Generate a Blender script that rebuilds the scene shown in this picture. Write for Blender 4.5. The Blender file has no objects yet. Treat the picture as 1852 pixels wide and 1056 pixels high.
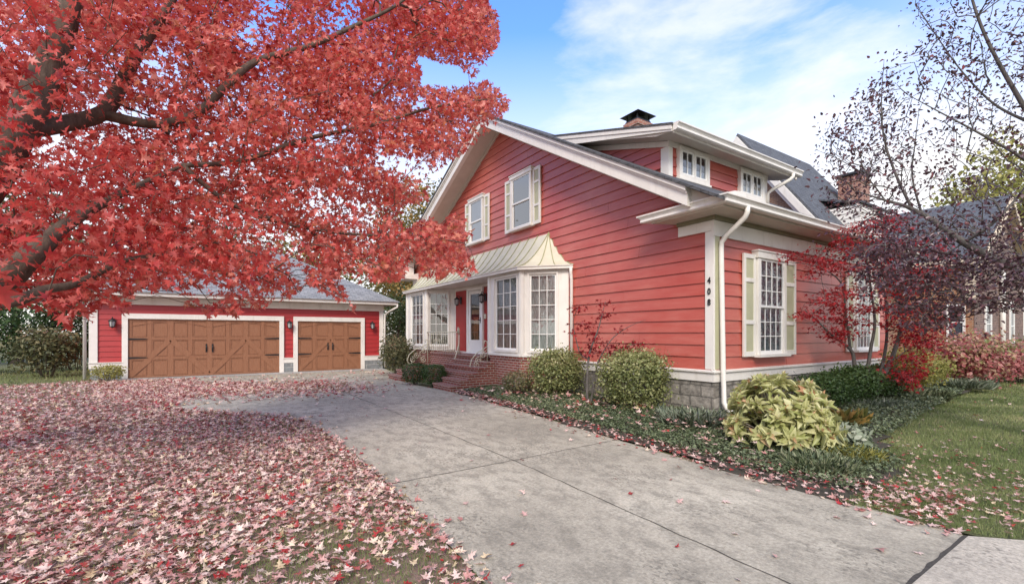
import bpy, math, random
import numpy as np
from math import sin, cos, pi, radians, sqrt, atan2
from mathutils import Vector

random.seed(7); RNG = np.random.default_rng(7)
SC = bpy.context.scene
COL = SC.collection

# ------------------------------------------------------------------ camera geometry (metres; X along the house front, Y up the drive)
F, CX, YH, H = 825.0, 926.0, 604.0, 1.6
T = math.atan(543 / 825)
cT, sT = cos(T), sin(T)
def at(px, py, d):
    """point seen at photo pixel (px, py) at depth d"""
    r = (px - CX) / F
    return np.array([d * (sT + r * cT), d * (cT - r * sT), H + (YH - py) / F * d])
def proj(p):
    p = np.asarray(p, float)
    d = p[..., 0] * sT + p[..., 1] * cT
    l = p[..., 0] * cT - p[..., 1] * sT
    ds = np.where(d > .05, d, .05)
    return CX + F * l / ds, YH - F * (p[..., 2] - H) / ds, d

# ------------------------------------------------------------------ materials
def new_mat(name):
    m = bpy.data.materials.new(name); m.use_nodes = True
    nt = m.node_tree; b = nt.nodes['Principled BSDF']
    return m, nt, b
def N(nt, t, **k):
    n = nt.nodes.new(t)
    for a, v in k.items():
        if hasattr(n, a) and a not in ('inputs',): setattr(n, a, v)
    return n
def ramp(nt, stops, interp='LINEAR'):
    n = nt.nodes.new('ShaderNodeValToRGB'); n.color_ramp.interpolation = interp
    e = n.color_ramp.elements
    while len(e) < len(stops): e.new(.5)
    for i, (p, c) in enumerate(stops):
        e[i].position = p
        e[i].color = (*c, 1) if not isinstance(c, float) else (c, c, c, 1)
    return n
def mixc(nt, f, a, b, mode='MIX'):
    n = nt.nodes.new('ShaderNodeMix'); n.data_type = 'RGBA'; n.blend_type = mode
    for sock, v in ((0, f), (6, a), (7, b)):
        if isinstance(v, bpy.types.NodeSocket): nt.links.new(v, n.inputs[sock])
        elif sock == 0: n.inputs[0].default_value = v
        else: n.inputs[sock].default_value = (*v, 1)
    return n.outputs[2]
def noise(nt, vec, scale, detail=4, rough=.55):
    n = nt.nodes.new('ShaderNodeTexNoise'); n.inputs['Scale'].default_value = scale
    n.inputs['Detail'].default_value = detail; n.inputs['Roughness'].default_value = rough
    if vec is not None: nt.links.new(vec, n.inputs['Vector'])
    return n.outputs['Fac']
def mapping(nt, vec, scale):
    n = nt.nodes.new('ShaderNodeMapping'); n.inputs['Scale'].default_value = scale
    nt.links.new(vec, n.inputs['Vector']); return n.outputs[0]
def coord(nt, kind='Object'):
    return nt.nodes.new('ShaderNodeTexCoord').outputs[kind]
def bump(nt, b, h, strength=.3, dist=.01):
    n = nt.nodes.new('ShaderNodeBump'); n.inputs['Strength'].default_value = strength; n.inputs['Distance'].default_value = dist
    nt.links.new(h, n.inputs['Height']); nt.links.new(n.outputs[0], b.inputs['Normal'])
def paint(name, c, rough=.5, var=.12, scale=2.5, bmp=.15, bscale=40, metal=0., spec=.5, stretch=(1, 1, 1), dirt=None):
    m, nt, b = new_mat(name)
    v = mapping(nt, coord(nt), stretch)
    f = noise(nt, v, scale, 6, .65)
    lo = tuple(x * (1 - var) for x in c); hi = tuple(min(1, x * (1 + var)) for x in c)
    r = ramp(nt, [(.3, lo), (.7, hi)]); nt.links.new(f, r.inputs[0])
    out = r.outputs[0]
    if dirt:
        f2 = noise(nt, mapping(nt, coord(nt), (1, 1, .25)), 5, 8, .7)
        r2 = ramp(nt, [(.52, 0.), (.75, .55)]); nt.links.new(f2, r2.inputs[0])
        out = mixc(nt, r2.outputs[0], out, dirt)
    nt.links.new(out, b.inputs['Base Color'])
    b.inputs['Roughness'].default_value = rough; b.inputs['Metallic'].default_value = metal
    b.inputs['Specular IOR Level'].default_value = spec
    if bmp: bump(nt, b, noise(nt, v, bscale, 3), bmp, .004)
    return m
def brick_mat(name, c1, c2, mortar, bw=.21, bh=.07, ms=.01, bmp=.6, rough=.85, var=.35, warp=0):
    m, nt, b = new_mat(name)
    uv = coord(nt, 'UV')
    if warp:
        tn = nt.nodes.new('ShaderNodeTexNoise'); tn.inputs['Scale'].default_value = 5; nt.links.new(uv, tn.inputs['Vector']); vm = nt.nodes.new('ShaderNodeVectorMath'); vm.operation = 'MULTIPLY_ADD'
        nt.links.new(tn.outputs['Color'], vm.inputs[0]); vm.inputs[1].default_value = (warp * 2,) * 3; nt.links.new(uv, vm.inputs[2]); uv = vm.outputs[0]
    t = nt.nodes.new('ShaderNodeTexBrick'); nt.links.new(uv, t.inputs['Vector'])
    t.inputs['Scale'].default_value = 1; t.inputs['Brick Width'].default_value = bw; t.inputs['Row Height'].default_value = bh
    t.inputs['Mortar Size'].default_value = ms; t.inputs['Mortar Smooth'].default_value = .2
    t.inputs['Color1'].default_value = (*c1, 1); t.inputs['Color2'].default_value = (*c2, 1); t.inputs['Mortar'].default_value = (*mortar, 1)
    f = noise(nt, uv, 9, 8, .7); r = ramp(nt, [(.25, 1 - var), (.75, 1 + var * .6)]); nt.links.new(f, r.inputs[0])
    nt.links.new(mixc(nt, 1., t.outputs['Color'], r.outputs[0], 'MULTIPLY'), b.inputs['Base Color'])
    b.inputs['Roughness'].default_value = rough
    inv = nt.nodes.new('ShaderNodeMath'); inv.operation = 'SUBTRACT'; inv.inputs[0].default_value = 1; nt.links.new(t.outputs['Fac'], inv.inputs[1])
    ad = nt.nodes.new('ShaderNodeMath'); ad.operation = 'MULTIPLY_ADD'; nt.links.new(noise(nt, uv, 25, 6, .7), ad.inputs[0]); ad.inputs[1].default_value = .9
    nt.links.new(inv.outputs[0], ad.inputs[2]); bump(nt, b, ad.outputs[0], bmp, .012)
    return m
def leaf_mat(name, stops, trans=.45, rough=.45, spec=.35, mottle=None):
    m = bpy.data.materials.new(name); m.use_nodes = True; nt = m.node_tree; b = nt.nodes['Principled BSDF']; out = nt.nodes['Material Output']
    a = nt.nodes.new('ShaderNodeAttribute'); a.attribute_name = 'tint'
    r = ramp(nt, stops); nt.links.new(a.outputs['Fac'], r.inputs[0])
    lc = r.outputs[0]
    if mottle:
        mr = ramp(nt, [(.5, 0.), (.66, .75)]); nt.links.new(noise(nt, coord(nt), mottle[0], 5, .65), mr.inputs[0]); lc = mixc(nt, mr.outputs[0], lc, mottle[1])
    nt.links.new(lc, b.inputs['Base Color']); b.inputs['Roughness'].default_value = rough; b.inputs['Specular IOR Level'].default_value = spec
    if trans > 0:
        t = nt.nodes.new('ShaderNodeBsdfTranslucent'); nt.links.new(lc, t.inputs[0])
        mx = nt.nodes.new('ShaderNodeMixShader'); mx.inputs[0].default_value = trans
        nt.links.new(b.outputs[0], mx.inputs[1]); nt.links.new(t.outputs[0], mx.inputs[2]); nt.links.new(mx.outputs[0], out.inputs[0])
    return m
def bark_mat(name, c, scale=14):
    m, nt, b = new_mat(name)
    v = mapping(nt, coord(nt), (1, 1, .35)); f = noise(nt, v, scale, 8, .7)
    r = ramp(nt, [(.3, tuple(x * .45 for x in c)), (.7, tuple(x * 1.35 for x in c))]); nt.links.new(f, r.inputs[0])
    nt.links.new(r.outputs[0], b.inputs['Base Color']); b.inputs['Roughness'].default_value = .9; bump(nt, b, f, .8, .02)
    return m
def glass_mat(name, tint=(.75, .8, .82), refl=.12):
    m = bpy.data.materials.new(name); m.use_nodes = True; nt = m.node_tree; nt.nodes.remove(nt.nodes['Principled BSDF']); out = nt.nodes['Material Output']
    tr = nt.nodes.new('ShaderNodeBsdfTransparent'); tr.inputs[0].default_value = (*tint, 1)
    gl = nt.nodes.new('ShaderNodeBsdfGlossy'); gl.inputs['Roughness'].default_value = .015; gl.inputs[0].default_value = (.95, .95, .95, 1)
    fr = nt.nodes.new('ShaderNodeFresnel'); fr.inputs[0].default_value = 1.5
    ad = nt.nodes.new('ShaderNodeMath'); ad.operation = 'ADD'; ad.use_clamp = True; nt.links.new(fr.outputs[0], ad.inputs[0]); ad.inputs[1].default_value = refl
    nz = noise(nt, coord(nt), 1.6, 2); bp = nt.nodes.new('ShaderNodeBump'); bp.inputs['Strength'].default_value = .06; bp.inputs['Distance'].default_value = .05
    nt.links.new(nz, bp.inputs['Height']); nt.links.new(bp.outputs[0], gl.inputs['Normal'])
    mx = nt.nodes.new('ShaderNodeMixShader'); nt.links.new(ad.outputs[0], mx.inputs[0]); nt.links.new(tr.outputs[0], mx.inputs[1]); nt.links.new(gl.outputs[0], mx.inputs[2])
    nt.links.new(mx.outputs[0], out.inputs[0]); return m

M = {}
def siding_mat(name, c, faded, amt):
    m, nt, b = new_mat(name)
    v = mapping(nt, coord(nt), (.5, .5, 4.2)); f = noise(nt, v, 2.2, 8, .7)
    g = noise(nt, coord(nt), .55, 3)
    ad = nt.nodes.new('ShaderNodeMath'); ad.operation = 'MULTIPLY'; nt.links.new(f, ad.inputs[0]); nt.links.new(g, ad.inputs[1])
    r = ramp(nt, [(.12, 0.), (.42, amt)]); nt.links.new(ad.outputs[0], r.inputs[0])
    base = mixc(nt, r.outputs[0], c, faded)
    sp = noise(nt, coord(nt), 7, 8, .75); r2 = ramp(nt, [(.60, 0.), (.78, .5)]); nt.links.new(sp, r2.inputs[0])
    base = mixc(nt, r2.outputs[0], base, tuple(x * .62 for x in c))
    nt.links.new(base, b.inputs['Base Color'])
    b.inputs['Roughness'].default_value = .38; b.inputs['Specular IOR Level'].default_value = .55
    bump(nt, b, noise(nt, mapping(nt, coord(nt), (.6, .6, 9)), 6, 6), .25, .004)
    return m
M['siding'] = siding_mat('red_siding', (.41, .060, .042), (.55, .19, .145), .75)
M['siding_front'] = siding_mat('red_siding_front', (.40, .06, .043), (.52, .16, .115), .85)
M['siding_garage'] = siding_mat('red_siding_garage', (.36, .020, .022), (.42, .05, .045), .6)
M['red'] = paint('red_panel_paint', (.36, .028, .026), .45)
M['white'] = paint('cream_white_trim', (.74, .70, .645), .45, .06, 2, .1, 30, dirt=(.52, .47, .40))
M['bright'] = paint('white_sash_paint', (.80, .785, .75), .4, .04)
M['taupe'] = paint('taupe_soffit_paint', (.56, .50, .43), .55, .08)
M['sage'] = paint('sage_green_paint', (.43, .42, .27), .5, .1)
M['olive'] = paint('olive_moulding_paint', (.20, .185, .11), .55, .15)
M['metal_roof'] = paint('cream_metal_roof', (.61, .575, .45), .38, .1, 1.6, .06, 8, 0., .55, dirt=(.50, .50, .34))
M['seam'] = paint('mossy_seam', (.34, .34, .17), .6, .25, 8)
M['black'] = paint('black_iron', (.016, .016, .018), .4, .2, spec=.5)
M['cream_iron'] = paint('cream_iron_paint', (.60, .57, .44), .5, .2, 25, dirt=(.32, .27, .17))
M['glass'] = glass_mat('window_glass')
M['glass_dark'] = glass_mat('upper_window_glass', (.5, .55, .6), .22)
M['lamp_glass'] = paint('lantern_glass', (.42, .42, .42), .15, .1, spec=.8)
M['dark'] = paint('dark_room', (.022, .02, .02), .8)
M['curtain'] = paint('lace_curtain', (.58, .56, .53), .9, .45, 9, .5, 60, stretch=(2.5, 2.5, .5))
M['curtain_white'] = paint('white_lace_curtain', (.66, .66, .68), .9, .7, 16, .5, 60)
M['blind'] = paint('venetian_blind_paint', (.36, .30, .26), .7, .2)
M['cafe'] = paint('white_cafe_curtain', (.72, .74, .78), .9, .08)
M['brick'] = brick_mat('red_brick', (.30, .075, .05), (.215, .05, .035), (.40, .35, .30))
M['brick_tan'] = brick_mat('tan_brown_brick', (.34, .19, .115), (.24, .125, .08), (.33, .26, .20))
M['brick_orange'] = brick_mat('orange_brick', (.40, .185, .095), (.33, .14, .07), (.4, .29, .2))
M['brick_dark'] = brick_mat('dark_checkered_brick', (.10, .055, .045), (.24, .14, .11), (.26, .2, .17))
M['brick_chim'] = brick_mat('chimney_brick', (.40, .17, .12), (.30, .115, .08), (.42, .34, .28))
M['stone'] = brick_mat('rock_faced_block', (.36, .325, .28), (.24, .215, .185), (.17, .155, .135), .46, .215, .014, 1.0, .9, .8, .03)
M['stone_garage'] = brick_mat('grey_stone_veneer', (.26, .27, .27), (.20, .21, .215), (.4, .39, .37), .7, .2, .014, .8, .9, .35)
def shingle(name, c1, c2, gap, bw=.3, bh=.14):
    return brick_mat(name, c1, c2, gap, bw, bh, .008, .7, .9, .4)
M['shingle'] = shingle('dark_shingles', (.10, .10, .105), (.07, .07, .075), (.03, .03, .03))
M['shingle_garage'] = shingle('grey_slate_shingles', (.30, .30, .305), (.20, .205, .215), (.11, .11, .12), .3, .15)
M['shingle_slate'] = shingle('blue_grey_slates', (.12, .128, .145), (.085, .09, .105), (.05, .053, .06), .25, .16)
def door_mat():
    m, nt, b = new_mat('brown_woodgrain_door')
    uv = coord(nt, 'UV')
    f = noise(nt, mapping(nt, uv, (14, 1.2, 1)), 3, 8, .7)
    r = ramp(nt, [(.25, (.22, .09, .044)), (.75, (.325, .147, .077))]); nt.links.new(f, r.inputs[0])
    nt.links.new(r.outputs[0], b.inputs['Base Color']); b.inputs['Roughness'].default_value = .5
    w = nt.nodes.new('ShaderNodeTexWave'); nt.links.new(uv, w.inputs[0]); w.inputs['Scale'].default_value = 2.4; w.bands_direction = 'X'
    r2 = ramp(nt, [(0., 0.), (.12, 1.)]); nt.links.new(w.outputs['Fac'], r2.inputs[0]); bump(nt, b, r2.outputs[0], .18, .006)
    return m
M['door'] = door_mat()
def concrete_mat(name, base, warm, stain=.7):
    m, nt, b = new_mat(name)
    v = coord(nt)
    f = noise(nt, v, .55, 8, .62); r = ramp(nt, [(.36, tuple(x * .78 for x in base)), (.5, base), (.64, warm)]); nt.links.new(f, r.inputs[0])
    s = noise(nt, mapping(nt, v, (1.5, .8, 1)), 4.2, 12, .74); rs = ramp(nt, [(.46, 0.), (.60, stain)]); nt.links.new(s, rs.inputs[0])
    c = mixc(nt, rs.outputs[0], r.outputs[0], tuple(x * .52 for x in base))
    fine = noise(nt, v, 34, 8, .85); rf = ramp(nt, [(.36, .50), (.64, 1.35)]); nt.links.new(fine, rf.inputs[0])
    c = mixc(nt, .8, c, rf.outputs[0], 'MULTIPLY')
    # pitted patches where the skin has spalled
    pm_ = noise(nt, v, .9, 3); rp = ramp(nt, [(.50, 0.), (.58, 1.)]); nt.links.new(pm_, rp.inputs[0])
    vo = noise(nt, mapping(nt, v, (1.5, 1, 1)), 22, 4, .6); rv = ramp(nt, [(.555, 0.), (.585, 1.)]); nt.links.new(vo, rv.inputs[0])
    pit = nt.nodes.new('ShaderNodeMath'); pit.operation = 'MULTIPLY'; nt.links.new(rp.outputs[0], pit.inputs[0]); nt.links.new(rv.outputs[0], pit.inputs[1])
    pit2 = nt.nodes.new('ShaderNodeMath'); pit2.operation = 'MULTIPLY'; nt.links.new(pit.outputs[0], pit2.inputs[0]); pit2.inputs[1].default_value = .85
    c = mixc(nt, pit2.outputs[0], c, tuple(x * .42 for x in base))
    nt.links.new(c, b.inputs['Base Color']); b.inputs['Roughness'].default_value = .85
    sub = nt.nodes.new('ShaderNodeMath'); sub.operation = 'SUBTRACT'; nt.links.new(fine, sub.inputs[0]); nt.links.new(pit.outputs[0], sub.inputs[1])
    bump(nt, b, sub.outputs[0], .45, .006)
    return m
M['concrete'] = concrete_mat('old_driveway_concrete', (.43, .385, .30), (.515, .465, .365))
M['concrete_new'] = concrete_mat('pale_sidewalk_concrete', (.50, .445, .36), (.55, .49, .395), .25)
M['concrete_apron'] = concrete_mat('apron_concrete', (.40, .39, .37), (.46, .44, .41), .3)
M['joint'] = paint('joint_dirt', (.055, .048, .04), .95, .4, 20)
def soil_mat(name, a, b_, sc=3):
    m, nt, b = new_mat(name); f = noise(nt, coord(nt), sc, 10, .7)
    r = ramp(nt, [(.3, a), (.7, b_)]); nt.links.new(f, r.inputs[0]); nt.links.new(r.outputs[0], b.inputs['Base Color'])
    b.inputs['Roughness'].default_value = .95; bump(nt, b, noise(nt, coord(nt), 30, 6, .7), .8, .03); return m
M['lawn'] = soil_mat('lawn_ground', (.085, .10, .035), (.17, .16, .075))
M['leafy_lawn'] = soil_mat('leafy_lawn_ground', (.13, .085, .06), (.36, .23, .19), 18)
M['soil'] = soil_mat('bed_soil', (.035, .032, .02), (.075, .06, .04), 5)
M['grass'] = leaf_mat('grass_blades', [(0., (.09, .13, .04)), (.45, (.21, .255, .095)), (.78, (.35, .37, .165)), (1., (.52, .44, .26))], .3, .5, .3)
M['maple'] = leaf_mat('red_maple_leaves', [(0., (.26, .014, .018)), (.20, (.56, .055, .05)), (.46, (.70, .14, .115)), (.68, (.79, .28, .225)), (.86, (.68, .25, .13)), (1., (.42, .15, .07))], .5, .36, .5, (30, (.50, .10, .06)))
M['fallen'] = leaf_mat('fallen_maple_leaves', [(0., (.40, .014, .02)), (.11, (.32, .04, .04)), (.18, (.42, .17, .155)), (.45, (.60, .38, .34)), (.78, (.76, .60, .52)), (.92, (.66, .52, .32)), (1., (.26, .15, .085))], .1, .5, .35, (38, (.25, .12, .08)))
M['purple'] = leaf_mat('purple_plum_leaves', [(0., (.04, .016, .02)), (.45, (.095, .045, .052)), (.72, (.18, .105, .115)), (.86, (.24, .05, .05)), (1., (.36, .03, .035))], .3, .28, .6)
M['jmaple'] = leaf_mat('scarlet_japanese_maple_leaves', [(0., (.14, .01, .016)), (.35, (.42, .02, .028)), (.8, (.64, .05, .055)), (1., (.30, .14, .12))], .45, .4, .4)
M['boxwood'] = leaf_mat('yellow_green_boxwood_leaves', [(0., (.08, .10, .03)), (.4, (.19, .215, .075)), (.75, (.35, .35, .15)), (1., (.50, .46, .26))], .3, .4, .4)
M['hedge'] = leaf_mat('dark_green_hedge_leaves', [(0., (.025, .055, .012)), (.6, (.065, .12, .03)), (1., (.13, .19, .06))], .25, .4, .4)
M['ivy'] = leaf_mat('groundcover_leaves', [(0., (.055, .075, .035)), (.5, (.15, .185, .095)), (.85, (.28, .30, .17)), (1., (.42, .41, .27))], .2, .4, .4)
M['hosta'] = leaf_mat('pale_hydrangea_leaves', [(0., (.20, .24, .07)), (.35, (.40, .42, .15)), (.7, (.60, .58, .28)), (.9, (.72, .68, .42)), (1., (.58, .32, .17))], .4, .4, .4)
M['silver'] = leaf_mat('silver_foliage', [(0., (.12, .15, .09)), (.6, (.26, .30, .21)), (1., (.44, .45, .36))], .2, .7, .2)
M['viburnum'] = leaf_mat('pinkish_red_shrub_leaves', [(0., (.20, .035, .04)), (.3, (.40, .10, .10)), (.6, (.50, .23, .20)), (.85, (.42, .32, .15)), (1., (.22, .25, .09))], .35, .4, .4)
M['golden'] = leaf_mat('golden_green_leaves', [(0., (.12, .13, .03)), (.5, (.32, .31, .08)), (1., (.52, .46, .16))], .35, .45, .3)
M['autumn'] = leaf_mat('orange_yellow_tree_leaves', [(0., (.06, .075, .02)), (.4, (.20, .18, .05)), (.75, (.46, .28, .085)), (1., (.55, .34, .20))], .35, .45, .3)
M['deepgreen'] = leaf_mat('deep_green_tree_leaves', [(0., (.016, .028, .009)), (.6, (.05, .075, .024)), (1., (.12, .14, .05))], .25, .45, .3)
M['olivebush'] = leaf_mat('muted_olive_leaves', [(0., (.05, .06, .025)), (.5, (.13, .135, .06)), (.85, (.25, .215, .11)), (1., (.42, .24, .16))], .3, .5, .3)
M['bark'] = bark_mat('maple_bark', (.105, .075, .055))
M['bark_grey'] = bark_mat('grey_bark', (.125, .11, .10), 20)
M['bark_twig'] = bark_mat('twig_bark', (.17, .14, .12), 20)

# ------------------------------------------------------------------ mesh building
ORG = {}
def empty(name, label, cat, loc, group=None):
    o = bpy.data.objects.new(name, None); COL.objects.link(o); o.location = loc; o.empty_display_size = .2
    o['label'] = label; o['category'] = cat
    if group: o['group'] = group
    ORG[o.name] = np.array(loc, float); return o
def org(p):
    return ORG.get(p.name, np.zeros(3)) if p is not None else np.zeros(3)
def finish(name, me, mat, parent, o_):
    me.materials.append(mat)
    o = bpy.data.objects.new(name, me); COL.objects.link(o)
    if parent is not None: o.parent = parent
    ORG[o.name] = o_; return o
def setkind(o, kind): o['kind'] = kind; return o
def tag(o, label, cat, group=None):
    o['label'] = label; o['category'] = cat
    if group: o['group'] = group
    return o

class MB:
    def __init__(s): s.v = []; s.f = []; s.sm = []
    def add(s, vs, fs, smooth=False):
        n = len(s.v); s.v += [tuple(map(float, v)) for v in vs]; s.f += [tuple(i + n for i in f) for f in fs]; s.sm += [smooth] * len(fs); return s
    def box(s, x0, x1, y0, y1, z0, z1):
        return s.add([(x0, y0, z0), (x1, y0, z0), (x1, y1, z0), (x0, y1, z0), (x0, y0, z1), (x1, y0, z1), (x1, y1, z1), (x0, y1, z1)],
                     [(0, 3, 2, 1), (4, 5, 6, 7), (0, 1, 5, 4), (1, 2, 6, 5), (2, 3, 7, 6), (3, 0, 4, 7)])
    def obox(s, o, u, v, w, a0, a1, b0, b1, c0, c1):
        """box in a local frame: o origin, u/v/w unit axes"""
        o, u, v, w = map(lambda q: np.array(q, float), (o, u, v, w))
        pts = [o + u * a + v * b + w * c for c in (c0, c1) for a, b in ((a0, b0), (a1, b0), (a1, b1), (a0, b1))]
        fs = [(0, 3, 2, 1), (4, 5, 6, 7), (0, 1, 5, 4), (1, 2, 6, 5), (2, 3, 7, 6), (3, 0, 4, 7)]
        if np.dot(np.cross(u, v), w) < 0: fs = [f[::-1] for f in fs]
        return s.add(pts, fs)
    def prism(s, pts, ext):
        """polygon (3D points) extruded by the vector ext"""
        n = len(pts); e = np.array(ext, float); a = [np.array(p, float) for p in pts]
        nrm = np.zeros(3)
        for i in range(n): nrm += np.cross(a[i], a[(i + 1) % n])
        if np.dot(nrm, e) > 0: a = a[::-1]
        vs = a + [p + e for p in a]
        fs = [tuple(range(n)), tuple(range(2 * n - 1, n - 1, -1))] + [((i + 1) % n, i, i + n, (i + 1) % n + n) for i in range(n)]
        return s.add(vs, fs)
    def tube(s, pts, rad, seg=8, caps=True, squash=1.0):
        pts = [np.array(p, float) for p in pts]; n = len(pts)
        if not hasattr(rad, '__len__'): rad = [rad] * n
        vs = []; prev = None
        for i, p in enumerate(pts):
            t = pts[min(i + 1, n - 1)] - pts[max(i - 1, 0)]; t /= (np.linalg.norm(t) + 1e-9)
            a = prev if prev is not None else (np.array([0, 0, 1.]) if abs(t[2]) < .9 else np.array([1., 0, 0]))
            u = a - t * np.dot(a, t); u /= (np.linalg.norm(u) + 1e-9); w = np.cross(t, u); prev = u
            for k in range(seg):
                th = 2 * pi * k / seg
                vs.append(p + rad[i] * (u * cos(th) + w * sin(th) * squash))
        fs = [(i * seg + k, i * seg + (k + 1) % seg, (i + 1) * seg + (k + 1) % seg, (i + 1) * seg + k) for i in range(n - 1) for k in range(seg)]
        s.add(vs, fs, True)
        if caps: 
            m = len(s.v) - len(vs)
            s.f += [tuple(m + k for k in range(seg))[::-1], tuple(m + (n - 1) * seg + k for k in range(seg))]; s.sm += [False, False]
        return s
    def lathe(s, c, prof, seg=14):
        vs = [(c[0] + r * cos(2 * pi * k / seg), c[1] + r * sin(2 * pi * k / seg), c[2] + z) for r, z in prof for k in range(seg)]
        fs = [(i * seg + k, i * seg + (k + 1) % seg, (i + 1) * seg + (k + 1) % seg, (i + 1) * seg + k) for i in range(len(prof) - 1) for k in range(seg)]
        return s.add(vs, fs, True)
    def build(s, name, mat, parent=None, bevel=0):
        o_ = org(parent); V = np.array(s.v) - o_
        me = bpy.data.meshes.new(name); me.from_pydata([tuple(v) for v in V], [], s.f); me.update()
        uvl = me.uv_layers.new(name='UVMap'); uv = np.zeros((len(me.loops), 2))
        W = np.array(s.v)
        for p in me.polygons:
            n = np.array(p.normal)
            if abs(n[2]) > .97: u = np.array([1., 0, 0]); v = np.array([0, 1., 0])
            else:
                u = np.cross([0, 0, 1.], n); u /= np.linalg.norm(u); v = np.cross(n, u)
            for li in p.loop_indices:
                w = W[me.loops[li].vertex_index]; uv[li] = (w @ u, w @ v)
        uvl.data.foreach_set('uv', uv.ravel())
        me.polygons.foreach_set('use_smooth', s.sm)
        o = finish(name, me, mat, parent, o_)
        if bevel:
            b = o.modifiers.new('bevel', 'BEVEL'); b.width = bevel; b.segments = 2; b.limit_method = 'ANGLE'
        return o

def sheet(name, pts, z, mat, kind='structure', parent=None):
    m = MB(); m.add([(x, y, z) for x, y in pts], [tuple(range(len(pts)))])
    o = m.build(name, mat, parent)
    if kind: o['kind'] = kind
    return o

# leaf templates: (verts, triangles); tip along +y, normal +z, length about 1
def fan(outline, bend=.12, fold=.12, cz=0.):
    o = np.array(outline, float); v = np.zeros((len(o) + 1, 3)); v[0] = (0, .32, cz); v[1:, :2] = o
    v[:, 2] += fold * np.abs(v[:, 0]) - bend * (v[:, 1] - .3) ** 2
    f = np.array([(0, i, i + 1) for i in range(1, len(o))] + [(0, len(o), 1)]); return v, f
_half = [(.14, -.03), (.44, -.03), (.33, .10), (.19, .20), (.37, .30), (.66, .52), (.40, .47), (.15, .47), (.25, .70), (.12, .74)]
MAPLE = fan([(0, 0)] + _half + [(0, 1.06)] + [(-a, b) for a, b in _half[::-1]], .35, .22)
_lo = [(.43, .0), (.18, .21), (.64, .5), (.15, .47)]
MAPLE_LO = fan([(0, 0)] + _lo + [(0, 1.06)] + [(-a, b) for a, b in _lo[::-1]], .3, .22)
OVATE = fan([(0, 0), (.2, .22), (.26, .45), (.16, .75), (0, 1.), (-.16, .75), (-.26, .45), (-.2, .22)], .25, .35)
DIAMOND = (np.array([(0, 0, 0), (.28, .45, .06), (0, 1., -.1), (-.28, .45, .06)], float), np.array([(0, 1, 2), (0, 2, 3)]))
BLADE = (np.array([(-.5, 0, 0), (.5, 0, 0), (.0, 1., 0)], float), np.array([(0, 1, 2)]))
HOST = fan([(0, 0), (.16, .1), (.27, .3), (.26, .5), (.16, .75), (0, 1.), (-.16, .75), (-.26, .5), (-.27, .3), (-.16, .1)], .55, .35)

def unit(a): return a / (np.linalg.norm(a, axis=-1, keepdims=True) + 1e-9)
def frames(nrm, tip):
    n = unit(nrm); t = unit(tip - n * np.sum(tip * n, -1, keepdims=True)); x = np.cross(t, n); return np.stack([x, t, n], 1)   # rows are local axes
def leaves(name, tpl, pos, nrm, tip, size, tint, mat, parent=None, wide=1.0, extra=None):
    """one mesh of many leaf-shaped faces"""
    tv, tf = tpl; n = len(pos); k = len(tv); A = frames(nrm, tip)
    size = np.broadcast_to(np.asarray(size, float), (n,))
    L = tv[None] * size[:, None, None]; L = L * np.array([wide, 1, 1]) * (1 + np.array([.22, .1, 0]) * RNG.uniform(-1, 1, size=(n, 1, 3))); L[:, :, 2] *= RNG.uniform(-.6, 2.6, size=(n, 1))
    V = np.einsum('nki,nij->nkj', L, A) + pos[:, None]
    V = V.reshape(-1, 3); Fc = (tf[None] + (np.arange(n) * k)[:, None, None]).reshape(-1, 3)
    tt = np.repeat(np.clip(tint, 0, 1), len(tf))
    o_ = org(parent); return raw_mesh(name, V - o_, Fc, tt, mat, parent, o_)
def raw_mesh(name, V, Fc, tint, mat, parent, o_):
    me = bpy.data.meshes.new(name); nf = len(Fc)
    me.vertices.add(len(V)); me.vertices.foreach_set('co', np.ascontiguousarray(V, dtype=np.float32).ravel())
    me.loops.add(nf * 3); me.loops.foreach_set('vertex_index', np.ascontiguousarray(Fc, dtype=np.int32).ravel())
    me.polygons.add(nf); me.polygons.foreach_set('loop_start', np.arange(0, nf * 3, 3, dtype=np.int32))
    me.update(calc_edges=True)
    a = me.attributes.new('tint', 'FLOAT', 'FACE'); a.data.foreach_set('value', np.ascontiguousarray(tint, dtype=np.float32))
    return finish(name, me, mat, parent, o_)
def rsph(n): return unit(RNG.normal(size=(n, 3)))
def in_poly(x, y, poly):
    x = np.asarray(x); y = np.asarray(y); ins = np.zeros(x.shape, bool); n = len(poly)
    for i in range(n):
        x1, y1 = poly[i]; x2, y2 = poly[(i + 1) % n]
        if y1 == y2: continue
        c = ((y1 > y) != (y2 > y)) & (x < (x2 - x1) * (y - y1) / (y2 - y1) + x1); ins ^= c
    return ins
def sample_poly(poly, n):
    p = np.array(poly); lo = p.min(0); hi = p.max(0); out = np.zeros((0, 2))
    while len(out) < n:
        q = lo + RNG.random((n * 2, 2)) * (hi - lo); out = np.vstack([out, q[in_poly(q[:, 0], q[:, 1], poly)]])
    return out[:n]
def vnoise(p, s, seed=0):
    """cheap smooth noise 0..1 from sums of sines"""
    r = np.random.default_rng(seed); out = 0
    for k in range(7):
        w = r.normal(size=p.shape[1]) * s * (1 + .45 * k); out = out + np.sin(p @ w + r.random() * 6.3) / (1 + .35 * k)
    return .5 + out / 7.

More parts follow.
